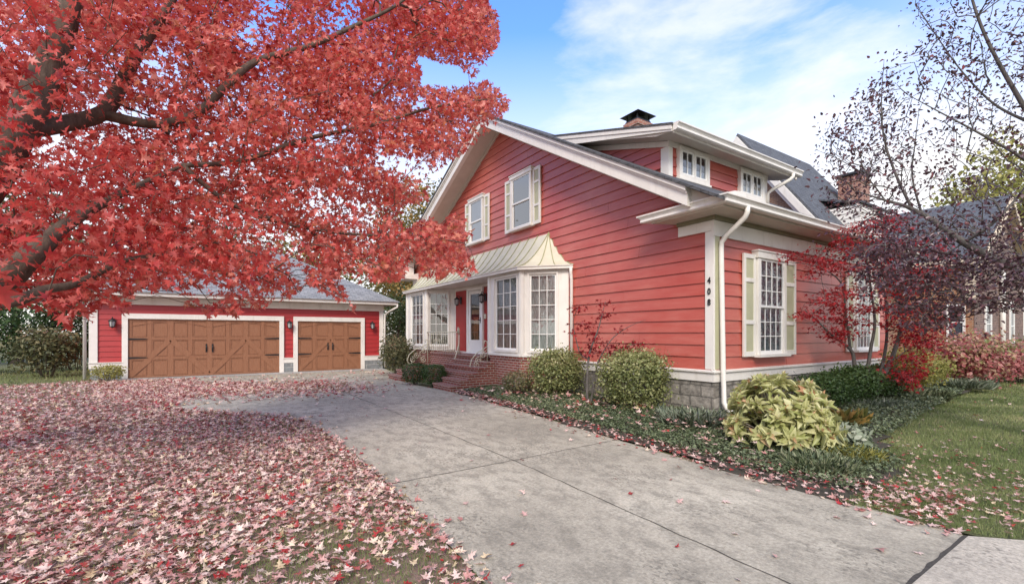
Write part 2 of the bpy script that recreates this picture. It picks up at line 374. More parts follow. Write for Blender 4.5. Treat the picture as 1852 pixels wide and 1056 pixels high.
# ------------------------------------------------------------------ world, sun, camera
S_DIR = unit(np.array([-.52, -.62, .66]))
w = bpy.data.worlds.new('World'); SC.world = w; w.use_nodes = True; nt = w.node_tree; bg = nt.nodes['Background']
sky = nt.nodes.new('ShaderNodeTexSky'); sky.sky_type = 'NISHITA'; sky.sun_disc = False
sky.sun_elevation = math.asin(S_DIR[2]); sky.sun_rotation = atan2(S_DIR[0], S_DIR[1]); sky.air_density = 1.0; sky.dust_density = .6; sky.ozone_density = 2.0
tc = nt.nodes.new('ShaderNodeTexCoord')
mp = nt.nodes.new('ShaderNodeMapping'); mp.inputs['Scale'].default_value = (1.0, 1.0, 3.2); mp.inputs['Location'].default_value = (2.3, .9, .4); nt.links.new(tc.outputs['Generated'], mp.inputs['Vector'])
cn = nt.nodes.new('ShaderNodeTexNoise'); cn.inputs['Scale'].default_value = 2.1; cn.inputs['Detail'].default_value = 9; cn.inputs['Roughness'].default_value = .58; cn.inputs['Distortion'].default_value = .35
nt.links.new(mp.outputs[0], cn.inputs['Vector'])
sx = nt.nodes.new('ShaderNodeSeparateXYZ'); nt.links.new(tc.outputs['Generated'], sx.inputs[0])
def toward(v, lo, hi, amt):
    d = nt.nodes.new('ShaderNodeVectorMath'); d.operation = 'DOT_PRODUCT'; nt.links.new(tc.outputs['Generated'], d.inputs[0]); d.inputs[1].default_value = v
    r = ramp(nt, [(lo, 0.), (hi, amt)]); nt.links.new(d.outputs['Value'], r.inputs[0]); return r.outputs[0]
def addm(a, b, k=1.):
    n = nt.nodes.new('ShaderNodeMath'); n.operation = 'MULTIPLY_ADD'; nt.links.new(b, n.inputs[0]); n.inputs[1].default_value = k; nt.links.new(a, n.inputs[2]); return n.outputs[0]
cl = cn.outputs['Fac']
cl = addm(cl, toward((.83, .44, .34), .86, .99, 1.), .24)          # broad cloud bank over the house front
cl = addm(cl, toward((-.55, -.83, .15), .05, .6, 1.), .26)           # unseen overcast added behind the camera to warm and flatten the light
cl = addm(cl, toward((0, 0, 1), .66, .85, 1.), .24)                  # more unseen cloud added overhead, likewise for the ambient light
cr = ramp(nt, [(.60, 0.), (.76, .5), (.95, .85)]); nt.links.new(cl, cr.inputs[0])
hz = ramp(nt, [(.0, 1.), (.30, .80), (.40, .46), (.48, .18), (.55, .0)]); nt.links.new(sx.outputs['Z'], hz.inputs[0])
SKY_SAT = (.98, 1.34, 1.95)
skc = mixc(nt, 1., sky.outputs[0], SKY_SAT, 'MULTIPLY')
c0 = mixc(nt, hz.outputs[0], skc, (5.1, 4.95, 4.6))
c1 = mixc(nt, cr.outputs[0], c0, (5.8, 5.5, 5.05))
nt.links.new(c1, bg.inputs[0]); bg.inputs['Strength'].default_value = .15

sun = bpy.data.lights.new('sun', 'SUN'); sun.energy = 2.3; sun.angle = radians(20); sun.color = (1., .92, .80)
so = bpy.data.objects.new('sun', sun); COL.objects.link(so); so.rotation_euler = Vector(S_DIR).to_track_quat('Z', 'Y').to_euler(); so.location = (-20, -25, 30)
cam = bpy.data.cameras.new('camera'); cam.sensor_width = 36; cam.lens = F / 1852 * 36; cam.shift_y = (YH - 528) / 1852; cam.clip_end = 2000; cam.clip_start = .05
co = bpy.data.objects.new('camera', cam); COL.objects.link(co); co.location = (0, 0, H); co.rotation_euler = (pi / 2, 0, -T); SC.camera = co
SC.view_settings.view_transform = 'Standard'; SC.view_settings.look = 'None'; SC.view_settings.exposure = 0.66; SC.view_settings.gamma = 1
SC.cycles.max_bounces = 8; SC.cycles.transparent_max_bounces = 16; SC.cycles.use_denoising = True

# ------------------------------------------------------------------ setting
def disc(name, r, z, mat):
    m = MB(); m.add([(r * cos(2 * pi * k / 48), r * sin(2 * pi * k / 48), z) for k in range(48)], [tuple(range(48))]); return setkind(m.build(name, mat), 'structure')
disc('ground', 900, -.03, M['lawn'])
DRIVE = [(1.35, 1.05), (1.5, 3.0), (1.58, 5.0), (1.56, 7.5), (1.45, 9.0), (1.1, 10.0), (.45, 10.75), (-.3, 11.5), (-1.0, 12.6), (-1.9, 14.2), (-2.6, 16.0), (-3.0, 18.5), (-3.0, 20.3),
         (6.6, 20.3), (6.3, 18.5), (5.7, 16.5), (5.35, 14.8), (5.45, 12.6), (5.55, 10.5), (5.35, 7.5), (5.15, 5.1), (5.06, 3.6), (5.1, 2.0), (5.0, 1.05)]
LAWN_L = [(1.35, 1.05), (1.5, 3.0), (1.58, 5.0), (1.56, 7.5), (1.45, 9.0), (1.1, 10.0), (.45, 10.75), (-.3, 11.5), (-1.0, 12.6), (-1.9, 14.2), (-2.6, 16.0), (-3.0, 18.5), (-3.0, 20.8),
          (-5.2, 20.3), (-9, 18.3), (-16, 15), (-16, 1.05)]
sheet('driveway', DRIVE, 0., M['concrete'])
sheet('driveway_apron', [(-3.0, 20.304), (6.62, 20.304), (6.62, 21.3), (-2.7, 21.3)], .004, M['concrete_apron'])
sheet('sidewalk', [(-6, 1.03), (5.0, 1.03), (5.42, .6), (7.2, -1.2), (7.2, -5), (-6, -5)], .006, M['concrete_new'])
sheet('left_lawn_ground', LAWN_L, -.012, M['leafy_lawn'])
BED = [(5.0, 1.9), (5.12, 3.6), (5.2, 5.1), (5.4, 7.5), (5.6, 10.5), (5.55, 11.4), (7.85, 11.4), (7.85, 5.07), (16.2, 5.07), (18.5, 5.0), (18.2, 3.6), (14, 3.3), (11.5, 3.1), (9, 2.8), (7.6, 2.4), (6.6, 1.7)]
def bed_z(x, y):
    e = np.clip((x - 5.2) / 1.6, 0, 1) * np.clip((y - 1.9) / 1.3, 0, 1); return .004 + .10 * e + .02 * np.sin(3 * x) * np.sin(2.3 * y) * e
def bed_mesh():
    st = .2; xs = np.arange(4.8, 18.81, st); ys = np.arange(1.4, 11.6, st); m = MB(); idx = {}
    for i in range(len(xs) - 1):
        for j in range(len(ys) - 1):
            if not in_poly([xs[i] + st / 2], [ys[j] + st / 2], BED)[0]: continue
            q = []
            for a, b in ((i, j), (i + 1, j), (i + 1, j + 1), (i, j + 1)):
                if (a, b) not in idx:
                    idx[(a, b)] = len(m.v); m.v.append((xs[a], ys[b], float(bed_z(xs[a], ys[b]))))
                q.append(idx[(a, b)])
            m.f.append(tuple(q)); m.sm.append(True)
    return m.build('planting_bed', M['soil'])
setkind(bed_mesh(), 'structure')
LAWN_R = [(5.1, 1.0), (5.0, 1.9), (6.6, 1.9), (7.6, 2.75), (9, 3.1), (11.5, 3.4), (14, 3.55), (18.2, 3.8), (21, 4.2), (40, 6), (40, -6), (7.3, -2.0), (7.2, -1.2), (5.42, .6)]
sheet('right_lawn_ground', LAWN_R, -.01, M['lawn'])
# driveway joints: thin dirt-filled grooves
jm = MB()
def joint(x0, y0, x1, y1, w=.014, seg=24):
    d = unit(np.array([x1 - x0, y1 - y0])); n = np.array([-d[1], d[0]]); L = []
    for i in range(seg + 1):
        t = i / seg; p = np.array([x0 + (x1 - x0) * t, y0 + (y1 - y0) * t]) + n * (.006 * sin(i * 1.7) + .004 * sin(i * 4.1)); ww = w * (.5 + .35 * sin(i * 2.3) ** 2)
        L += [(*(p + n * ww), .004), (*(p - n * ww), .004)]
    jm.add(L, [(2 * i, 2 * i + 1, 2 * i + 3, 2 * i + 2) for i in range(seg)])
joint(3.08, 1.06, 3.2, 4.8, .007); joint(3.2, 4.8, 3.1, 10.6, .007); joint(3.1, 10.6, 3.0, 15.5, .010)
joint(1.6, 4.78, 3.2, 4.82, .008); joint(3.2, 4.82, 5.1, 4.9, .007); joint(1.2, 9.9, 3.1, 9.95, .007); joint(-1.6, 13.7, 3.0, 14.0, .010)
setkind(jm.build('driveway_joints', M['joint']), 'structure')
jm = MB(); joint(1.3, 1.04, 5.0, 1.04, .026, 40); setkind(jm.build('sidewalk_joint', M['joint']), 'structure')

# ------------------------------------------------------------------ building helpers
def boards(m, o, u, n, z0, z1, ex, ext, th=.030, top=.005):
    o, u, n = (np.array(q, float) for q in (o, u, n)); k = int(math.ceil((z1 - z0) / ex))
    flip = np.dot(np.cross(u, [0, 0, 1.]), n) < 0
    for i in range(k):
        a = z0 + i * ex; b = min(a + ex, z1); e0 = ext(a); e1 = ext(b)
        if e0 is None or e0[1] - e0[0] < .01: continue
        if e1 is None or e1[1] - e1[0] < .01: c = (e0[0] + e0[1]) / 2; e1 = (c, c + .001)
        P = lambda s, dn, z: o + u * s + n * dn + np.array([0, 0, z])
        rr = random.Random(i * 13 + int(abs(o[0] + o[1]) * 7)); s0, s1 = min(e0[0], e1[0]), max(e0[1], e1[1]); cuts = []; c_ = s0 + rr.uniform(.8, 4.2)
        while c_ < s1 - .6: cuts.append(c_); c_ += rr.uniform(2.8, 4.6)
        lo0, lo1 = e0[0], e1[0]
        for c_ in cuts + [None]:
            hi0 = e0[1] if c_ is None else min(max(c_, e0[0]), e0[1]); hi1 = e1[1] if c_ is None else min(max(c_, e1[0]), e1[1])
            if hi0 - lo0 > .005:
                j = rr.uniform(-.003, .003); dz = rr.uniform(-.003, .003); g_ = .002
                vs = [P(lo0 + g_, th + j, a + dz), P(hi0 - g_, th - j, a + dz), P(max(hi1 - g_, lo1 + g_ + .001), top, b), P(lo1 + g_, top, b), P(lo0 + g_, 0, a + dz), P(hi0 - g_, 0, a + dz), P(max(hi1 - g_, lo1 + g_ + .001), 0, b), P(lo1 + g_, 0, b)]
                fs = [(0, 1, 2, 3), (4, 5, 1, 0), (1, 5, 6, 2), (4, 0, 3, 7)]
                m.add(vs, [f[::-1] for f in fs] if flip else fs)
            lo0, lo1 = hi0, hi1
    return m
KPROF = [(0, 0), (.065, 0), (.085, .018), (.080, .055), (.098, .085), (.115, .098), (.115, .118), (0, .118)]
def sweep(m, path, side=1, prof=KPROF, sc=1.0):
    """profile (outward, up) swept along a horizontal polyline, mitred; side=+1: outward is to the right of travel"""
    P = [np.array(p, float) for p in path]; ns = []
    for i in range(len(P) - 1):
        d = unit((P[i + 1] - P[i])[:2]); ns.append(np.array([d[1], -d[0]]) * side)
    vs = []; k = len(prof)
    for i, p in enumerate(P):
        a = ns[max(i - 1, 0)]; b = ns[min(i, len(ns) - 1)]; mt = (a + b) / (1 + np.dot(a, b))
        for (q, z) in prof: vs.append((p[0] + mt[0] * q * sc, p[1] + mt[1] * q * sc, p[2] + z * sc))
    fs = [(i * k + j, i * k + (j + 1) % k, (i + 1) * k + (j + 1) % k, (i + 1) * k + j) for i in range(len(P) - 1) for j in range(k)]
    fs += [tuple(range(k))[::-1], tuple((len(P) - 1) * k + j for j in range(k))]
    if side < 0: fs = [f[::-1] for f in fs]
    return m.add(vs, fs)
def frame_rect(m, o, u, n, a0, a1, z0, z1, wd, d0, d1, wb=None, wt=None):
    """rectangular frame of members wd wide, between depths d0..d1 along the normal n"""
    Z = (0, 0, 1); wb = wb or wd; wt = wt or wd
    m.obox(o, u, n, Z, a0, a0 + wd, d0, d1, z0, z1); m.obox(o, u, n, Z, a1 - wd, a1, d0, d1, z0, z1)
    m.obox(o, u, n, Z, a0 + wd, a1 - wd, d0, d1, z0, z0 + wb); m.obox(o, u, n, Z, a0 + wd, a1 - wd, d0, d1, z1 - wt, z1)
def muntins(m, o, u, n, a0, a1, z0, z1, nc, nr, w, d0, d1):
    Z = (0, 0, 1)
    for i in range(1, nc): c = a0 + (a1 - a0) * i / nc; m.obox(o, u, n, Z, c - w / 2, c + w / 2, d0, d1, z0, z1)
    for j in range(1, nr): c = z0 + (z1 - z0) * j / nr; m.obox(o, u, n, Z, a0, a1, d0 + .002, d1 - .002, c - w / 2, c + w / 2)
def curtain(o, u, n, a0, a1, z0, z1, depth, amp=.012, fold=.075, seed=0):
    o, u, n = (np.array(q, float) for q in (o, u, n)); m = MB(); k = max(10, int((a1 - a0) / .012)); vs = []
    r = random.Random(seed); ph = [r.random() * 6 for _ in range(3)]
    for j, z in enumerate((z0, z1)):
        for i in range(k + 1):
            s = a0 + (a1 - a0) * i / k; q = amp * (sin(2 * pi * s / fold + ph[0]) + .5 * sin(2 * pi * s / (fold * .43) + ph[1]) * (1 if j else .7))
            vs.append(o + u * s + n * (depth + q) + np.array([0, 0, z]))
    m.add(vs, [(i, i + 1, k + 2 + i, k + 1 + i) for i in range(k)], True); return m
def pane(o, u, n, a0, a1, z0, z1, d):
    m = MB(); o, u, n = (np.array(q, float) for q in (o, u, n)); Z = np.array([0, 0, 1.])
    vs = [o + u * a + n * d + Z * z for a, z in ((a0, z0), (a1, z0), (a1, z1), (a0, z1))]
    f = (0, 1, 2, 3) if np.dot(np.cross(u, Z), n) > 0 else (3, 2, 1, 0)
    m.add(vs, [f]); return m
def shutter(parent, o, u, n, a0, a1, z0, z1):
    m = MB(); st = .075
    zs = [z0 + .10, z0 + (z1 - z0) * .315, z0 + (z1 - z0) * .355, z0 + (z1 - z0) * .725, z0 + (z1 - z0) * .765, z1 - .09]
    Z = (0, 0, 1); m.obox(o, u, n, Z, a0, a0 + st, .03, .075, z0, z1); m.obox(o, u, n, Z, a1 - st, a1, .03, .075, z0, z1)
    for q0, q1 in ((z0, zs[0]), (zs[1], zs[2]), (zs[3], zs[4]), (zs[5], z1)): m.obox(o, u, n, Z, a0 + st, a1 - st, .03, .075, q0, q1)
    s = m.build('shutter', M['white'], parent, .004)
    p = MB()
    for q0, q1 in ((zs[0], zs[1]), (zs[2], zs[3]), (zs[4], zs[5])): p.obox(o, u, n, Z, a0 + st, a1 - st, .031, .055, q0, q1)
    p.build('shutter_panel', M['sage'], s)
def sash_window(parent, o, u, n, a0, a1, z0, z1, cols, rows, cas=.09, head=.15, cur=None, glass='glass', shut=None, name='window', seed=0, low=None):
    """double hung window: casing on the wall, head board, sill, two sashes"""
    Z = (0, 0, 1); m = MB()
    m.obox(o, u, n, Z, a0 - cas, a0, .0, .125, z0, z1); m.obox(o, u, n, Z, a1, a1 + cas, .0, .125, z0, z1)
    m.obox(o, u, n, Z, a0 - cas - .04, a1 + cas + .04, .0, .145, z1, z1 + head); m.obox(o, u, n, Z, a0 - cas - .06, a1 + cas + .06, .0, .165, z1 + head, z1 + head + .03)
    m.obox(o, u, n, Z, a0 - cas - .06, a1 + cas + .06, .0, .19, z0 - .06, z0)
    w_ = m.build(name, M['white'], parent, .004)
    ow = o; o = tuple(np.array(o, float) + np.array(n, float) * .036); zm = (z0 + z1) / 2; s = MB(); g = .045
    frame_rect(s, o, u, n, a0, a1, zm - .02, z1, g, .045, .075); frame_rect(s, o, u, n, a0, a1, z0, zm + .018, g, .022, .044, .07)
    if cols > 1 or rows > 1:
        muntins(s, o, u, n, a0 + g, a1 - g, zm + .02, z1 - g, cols, rows, .018, .052, .07); muntins(s, o, u, n, a0 + g, a1 - g, z0 + .07, zm - .02, cols, rows, .018, .026, .042)
    s.build('sash', M['bright'], w_)
    p = pane(o, u, n, a0, a1, zm, z1, .058); q = pane(o, u, n, a0, a1, z0, zm, .032); p.add(q.v, q.f); p.build('pane', M[glass], w_)
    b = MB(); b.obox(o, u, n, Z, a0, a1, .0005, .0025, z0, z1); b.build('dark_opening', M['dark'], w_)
    if cur: curtain(o, u, n, a0 + .01, a1 - .01, z0, z1 if low is None else z0 + low, .014, .005, .085, seed).build('curtain', M[cur], w_)
    if shut:
        for (b0, b1) in shut: shutter(parent, tuple(np.array(ow, float) + np.array(n, float) * .008), u, n, b0, b1, z0 - .04, z1 + .06)
    return w_
def lantern(parent, x, y, z, n, s=1.0):
    """carriage wall lantern: back plate, curved arm, roofed glass cage; (x,y,z) on the wall at mid height"""
    n = np.array(n, float); u = np.array([-n[1], n[0], 0.]); o = np.array([x, y, z], float); Z = np.array([0, 0, 1.]); m = MB()
    m.obox(o, u, n, Z, -.05 * s, .05 * s, .0, .02 * s, -.10 * s, .13 * s)
    m.tube([o + n * .01 * s + Z * .05 * s, o + n * .07 * s + Z * .15 * s, o + n * .14 * s + Z * .17 * s, o + n * .15 * s + Z * .11 * s], .011 * s, 6)
    c = o + n * .15 * s
    m.lathe(c, [(.001, .15 * s), (.012 * s, .13 * s), (.03 * s, .115 * s), (.105 * s, .055 * s), (.105 * s, .045 * s), (.001, .045 * s)], 8)
    m.lathe(c, [(.001, -.17 * s), (.02 * s, -.16 * s), (.03 * s, -.14 * s), (.072 * s, -.13 * s), (.072 * s, -.115 * s), (.001, -.115 * s)], 8)
    for k in range(6):
        th = pi / 6 + k * pi / 3; d = np.array([cos(th), sin(th), 0]); m.tube([c + d * .088 * s + Z * .045 * s, c + d * .066 * s - Z * .115 * s], .007 * s, 5)
    l = m.build('wall_lantern', M['black'], parent)
    g = MB(); g.lathe(c, [(.08 * s, .044 * s), (.06 * s, -.114 * s)], 6); g.build('lantern_glass', M['lamp_glass'], l)
def downspout(parent, pts, w=.04, name='downspout', mat='white'):
    m = MB(); m.tube(pts, w, 8); 
    return m.build(name, M[mat], parent)

# ------------------------------------------------------------------ the red house
XW, YF = 7.85, 5.07
NS, FS, PY, PZ = .575, .48, 12.62, 8.25                     # slopes, peak
zs = lambda y: PZ - NS * (PY - y) if y < PY else PZ - FS * (y - PY)
house = empty('red_house', 'large red clapboard house with cream trim, bay windows and house number 408', 'house', (XW, YF, 0))
XR, YB = 16.2, 20.2
c = MB(); c.prism([(XW + .006, YF + .006, .0), (XW + .006, YF + .006, zs(YF)), (XW + .006, PY, PZ), (XW + .006, YB, zs(YB)), (XW + .006, YB, 0)], (XR - XW - .01, 0, 0)); c.build('wall', M['siding'], house)
g = MB(); boards(g, (XW, 0, 0), (0, 1, 0), (-1, 0, 0), .925, PZ - .05, .236, lambda z: (max(YF + .02, PY - (PZ - z) / NS), min(YB, PY + (PZ - z) / FS))); g.build('gable_siding', M['siding'], house)
g = MB(); boards(g, (0, YF, 0), (1, 0, 0), (0, -1, 0), .925, 3.62, .236, lambda z: (XW + .02, XR)); g.build('front_siding', M['siding_front'], house)
f = MB(); f.box(XW - .02, XR + .02, YF - .02, YF + .0, -.1, .70); f.box(XW - .02, XW + .0, YF + .0, 9.2, -.1, .70); f.build('foundation', M['stone'], house)
t = MB()
t.box(XW - .05, XR, YF - .05, YF - .0, .70, .872); t.box(XW - .05, XW - .0, YF - .0, 9.2, .70, .872)
t.box(XW - .085, XR, YF - .085, YF - .0, .875, .905); t.box(XW - .085, XW - .0, YF - .0, 9.2, .875, .905)
t.prism([(XW - .07, YF - .07, .907), (XW - .07, YF, .907), (XW - .07, YF, .935)], (XR - XW, 0, 0)); t.prism([(XW - .07, YF - .07, .907), (XW - .0, YF - .07, .907), (XW - .0, YF - .07, .935)], (0, 4.2, 0))
t.build('water_table', M['white'], house, .004)
cb = MB(); cb.box(XW - .042, XW - .0, YF - .042, YF + .14, .937, 3.53); cb.build('corner_board', M['white'], house, .004)
cb = MB(); cb.box(XW + .002, XW + .15, YF - .04, YF - .0, .937, 3.45); cb.build('corner_board', M['sage'], house, .004)
# frieze, moulding, soffit, gutter of the front eave and its return on the gable
fr = MB(); fr.box(XW - .055, XR, YF - .055, YF - .0, 3.43, 3.725); fr.box(XW - .055, XW - .0, YF, 5.80, 3.53, 3.725); fr.build('frieze', M['white'], house, .004)
mo = MB(); mo.box(XW - .10, XR, YF - .10, YF - .0, 3.728, 3.80); mo.box(XW - .10, XW - .0, YF, 5.80, 3.728, 3.80); mo.build('moulding', M['olive'], house)
sf = MB(); sf.prism([(7.36, 4.56, 3.802), (16.9, 4.56, 3.802), (16.9, YF + .1, 3.802), (XW + .05, YF + .1, 3.802), (XW + .05, 5.85, 3.802), (7.36, 6.10, 3.802)], (0, 0, .05)); sf.build('soffit', M['taupe'], house)
gu = MB(); sweep(gu, [(16.9, 4.54, 3.83), (7.36, 4.54, 3.83), (7.36, 6.12, 3.83), (XW + .0, 5.86, 3.83)], -1, sc=1.28); gu.build('gutter', M['white'], house)
rr = MB(); rr.prism([(7.235, 4.44, 3.983), (XW, 4.44, 3.983), (XW, 4.44, 4.10), (7.5, 4.44, 4.06)], (0, 1.62, 0)); rr.build('eave_return_cap', M['white'], house)
# roof
dk = MB(); X0 = 7.27
dk.prism([(X0, 4.62, 3.853), (X0, 5.05, 3.90), (X0, PY, PZ), (X0, 20.7, zs(20.7)), (X0, 20.7, zs(20.7) + .26), (X0, PY, PZ + .29), (X0, 4.62, zs(4.62) + .29)], (16.85 - X0, 0, 0)); dk.build('roof_deck', M['taupe'], house)
ro = MB()
ro.prism([(7.06, 4.46, zs(4.46) + .31), (7.06, PY, PZ + .31), (7.06, PY, PZ + .375), (7.06, 4.46, zs(4.46) + .365)], (9.9, 0, 0))
ro.prism([(7.06, PY + .001, PZ + .31), (7.06, 20.85, zs(20.85) + .30), (7.06, 20.85, zs(20.85) + .355), (7.06, PY + .001, PZ + .375)], (9.9, 0, 0)); ro.build('roof', M['shingle'], house)
rb = MB()
for (ya, yb) in ((5.12, PY - .001), (PY + .001, 20.75)):
    q = lambda x, d0, d1: [(x, ya, zs(ya) + d0), (x, yb, zs(yb) + d0), (x, yb, zs(yb) + d1), (x, ya, zs(ya) + d1)]
    rb.prism(q(7.145, -.035, .185), (.14, 0, 0)); rb.prism(q(7.12, .187, .235), (.165, 0, 0)); rb.prism(q(7.085, .237, .307), (.20, 0, 0))
rb.build('rake_board', M['white'], house)
bm_ = MB()
for (ya, yb) in ((5.75, PY - .001), (PY + .001, 20.1)):
    bm_.prism([(XW - .06, ya, zs(ya) - .115), (XW - .06, yb, zs(yb) - .115), (XW - .06, yb, zs(yb) - .004), (XW - .06, ya, zs(ya) - .004)], (.058, 0, 0))
bm_.build('rake_frieze', M['taupe'], house)
# far eave return, seen past the porch roof
fe = MB(); fe.box(7.24, XW - .01, 19.62, 20.75, 4.08, 4.20); fe.prism([(7.24, 19.62, 4.202), (XW - .01, 19.62, 4.202), (XW - .01, 19.62, 4.36)], (0, 1.13, 0)); fe.box(XW - .06, XW - .002, 19.6, 20.2, 3.80, 4.078)
fe.prism([(7.145, 19.7, 4.205), (7.145, 20.75, 4.205), (7.145, 20.75, zs(20.75) + .0), (7.145, 19.7, zs(19.7) - .04)], (.5, 0, 0)); fe.build('eave_return', M['white'], house)
# windows on the gable and the front
GO, GU, GN = (XW, 0, 0), (0, 1, 0), (-1, 0, 0)
sash_window(house, GO, GU, GN, 10.82, 11.76, 4.80, 6.34, 1, 1, .07, .10, None, 'glass_dark', [(11.86, 12.22), (10.36, 10.72)])
sash_window(house, GO, GU, GN, 13.66, 14.5, 4.83, 6.28, 1, 1, .07, .10, 'cafe', 'glass_dark', [(14.60, 14.95), (13.22, 13.56)])
FO, FU, FN = (0, YF, 0), (1, 0, 0), (0, -1, 0)
for k, dx in enumerate((0, 4.72)):
    sash_window(house, FO, FU, FN, 9.29 + dx, 10.24 + dx, 1.19, 3.14, 4, 3, .09, .13, 'curtain_white', 'glass', [(8.76 + dx, 9.195 + dx), (10.335 + dx, 10.84 + dx)], seed=k)
# dormer
YD, XD0, XD1 = 6.5, 8.40, 12.42; DS = .295
zd = lambda y: 5.84 + DS * (y - YD)
rl = lambda y: PZ + .375 - NS * (PY - y)
dc = MB(); dc.prism([(XD0 + .012, YD + .012, 4.6), (XD0 + .012, YD + .012, 5.83), (XD0 + .012, 9.3, zd(9.3) - .01), (XD0 + .012, 9.3, 6.2)], (XD1 - XD0 - .024, 0, 0)); dc.build('dormer_wall', M['siding'], house)
ds = MB(); boards(ds, (0, YD, 0), (1, 0, 0), (0, -1, 0), 4.72, 5.80, .20, lambda z: (XD0 + .02, XD1 - .02), .028)
yr = lambda z: PY - (PZ + .36 - z) / NS
boards(ds, (XD0, 0, 0), (0, 1, 0), (-1, 0, 0), 4.9, 6.6, .20, lambda z: (YD + .02 if z < 5.8 else YD + (z - 5.8) / DS, yr(z)), .028); ds.build('dormer_siding', M['siding'], house)
dt = MB(); dt.box(XD0 - .04, XD0 + .0, YD - .04, YD + .17, 4.8, 5.72); dt.box(XD0, XD0 + .10, YD - .04, YD, 4.8, 5.72); dt.box(XD1 - .1, XD1 + .03, YD - .04, YD, 4.8, 5.72)
dt.box(XD0 - .05, XD1 + .04, YD - .05, YD, 5.722, 5.84); dt.prism([(XD0 - .045, YD + .0, zd(YD) - .13), (XD0 - .045, 9.1, zd(9.1) - .13), (XD0 - .045, 9.1, zd(9.1) - .005), (XD0 - .045, YD + .0, zd(YD) - .005)], (.044, 0, 0)); dt.build('dormer_trim', M['white'], house)
dd = MB(); dd.prism([(7.97, 6.06, 5.80), (7.97, YD, 5.842), (7.97, 9.95, zd(9.95)), (7.97, 9.95, zd(9.95) + .21), (7.97, 6.06, zd(6.06) + .21)], (5.14, 0, 0)); dd.build('dormer_soffit', M['taupe'], house)
do = MB(); do.prism([(7.90, 6.02, zd(6.02) + .213), (7.90, 10.05, zd(10.05) + .213), (7.90, 10.05, zd(10.05) + .255), (7.90, 6.02, zd(6.02) + .255)], (5.26, 0, 0)); do.build('dormer_roof', M['shingle'], house)
df = MB(); df.prism([(7.935, 6.05, 5.79), (7.935, 9.95, zd(9.95) - .06), (7.935, 9.95, zd(9.95) + .12), (7.935, 6.05, zd(6.05) + .12)], (.034, 0, 0)); df.prism([(7.915, 6.05, zd(6.05) + .122), (7.915, 9.95, zd(9.95) + .122), (7.915, 9.95, zd(9.95) + .21), (7.915, 6.05, zd(6.05) + .21)], (.054, 0, 0))
df.box(7.97, 13.11, 6.03, 6.058, 5.76, 5.80); df.build('dormer_fascia', M['white'], house)
dg = MB(); sweep(dg, [(13.2, 6.03, 5.795), (7.94, 6.03, 5.795)], -1, sc=1.3); dg.build('dormer_gutter', M['white'], house)
DO = (0, YD, 0)
for a0, a1 in ((8.66, 9.78), (11.08, 12.2)):
    m = MB(); frame_rect(m, DO, FU, FN, a0, a1, 5.08, 5.79, .10, .0, .105, .09, .08); mid = (a0 + a1) / 2; m.obox(DO, FU, FN, (0, 0, 1), mid - .03, mid + .03, .0, .102, 5.17, 5.71)
    m.obox(DO, FU, FN, (0, 0, 1), a0 - .03, a1 + .03, .0, .13, 5.03, 5.08); w_ = m.build('dormer_window', M['white'], house, .003)
    s = MB()
    for b0, b1 in ((a0 + .10, mid - .03), (mid + .03, a1 - .10)):
        frame_rect(s, (0, YD - .032, 0), FU, FN, b0, b1, 5.17, 5.71, .035, .02, .055); muntins(s, (0, YD - .032, 0), FU, FN, b0, b1, 5.19, 5.69, 2, 1, .022, .025, .05)
    s.build('sash', M['bright'], w_)
    p = pane((0, YD - .032, 0), FU, FN, a0 + .1, a1 - .1, 5.17, 5.71, .036); p.build('pane', M['glass'], w_)
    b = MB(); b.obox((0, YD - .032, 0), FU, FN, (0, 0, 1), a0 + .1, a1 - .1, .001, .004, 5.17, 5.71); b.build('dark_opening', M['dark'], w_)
    curtain((0, YD - .032, 0), FU, FN, a0 + .1, a1 - .1, 5.17, 5.36, .014, .004, .06).build('curtain', M['cafe'], w_)
downspout(house, [(12.72, 5.93, 5.80), (12.72, 5.93, 5.72), (12.66, 5.98, 5.64), (12.48, 6.34, 5.44), (12.44, 6.44, 5.36), (12.44, 6.44, 5.0)], .045)
downspout(house, [(7.93, 4.46, 3.86), (7.93, 4.46, 3.76), (7.935, 4.50, 3.68), (7.97, 4.88, 3.42), (7.975, 4.975, 3.32), (7.975, 4.985, 3.2), (7.975, 4.945, .95), (7.975, 4.93, .32), (7.96, 4.86, .22), (7.93, 4.72, .16)], .047)
downspout(house, [(13.0, 6.0, 5.78), (13.0, 6.0, 5.70)], .03, 'outlet')
# chimney
ch = MB(); ch.box(13.02, 13.86, 11.42, 12.12, 8.2, 9.50); ch.box(12.98, 13.90, 11.38, 12.16, 9.30, 9.37); cp = ch.build('chimney', M['brick_chim'], house)
cc = MB(); cc.box(13.08, 13.80, 11.47, 12.07, 9.505, 9.58)
for x in (13.10, 13.74): cc.box(x, x + .04, 11.5, 11.54, 9.582, 9.76); cc.box(x, x + .04, 12.0, 12.04, 9.582, 9.76)
cc.box(13.25, 13.63, 11.6, 11.95, 9.582, 9.74)
cc.add([(12.93, 11.32, 9.765), (13.95, 11.32, 9.765), (13.95, 12.22, 9.765), (12.93, 12.22, 9.765), (13.44, 11.77, 9.96)], [(3, 2, 1, 0), (0, 1, 4), (1, 2, 4), (2, 3, 4), (3, 0, 4)]); cc.build('chimney_cap', M['black'], cp)
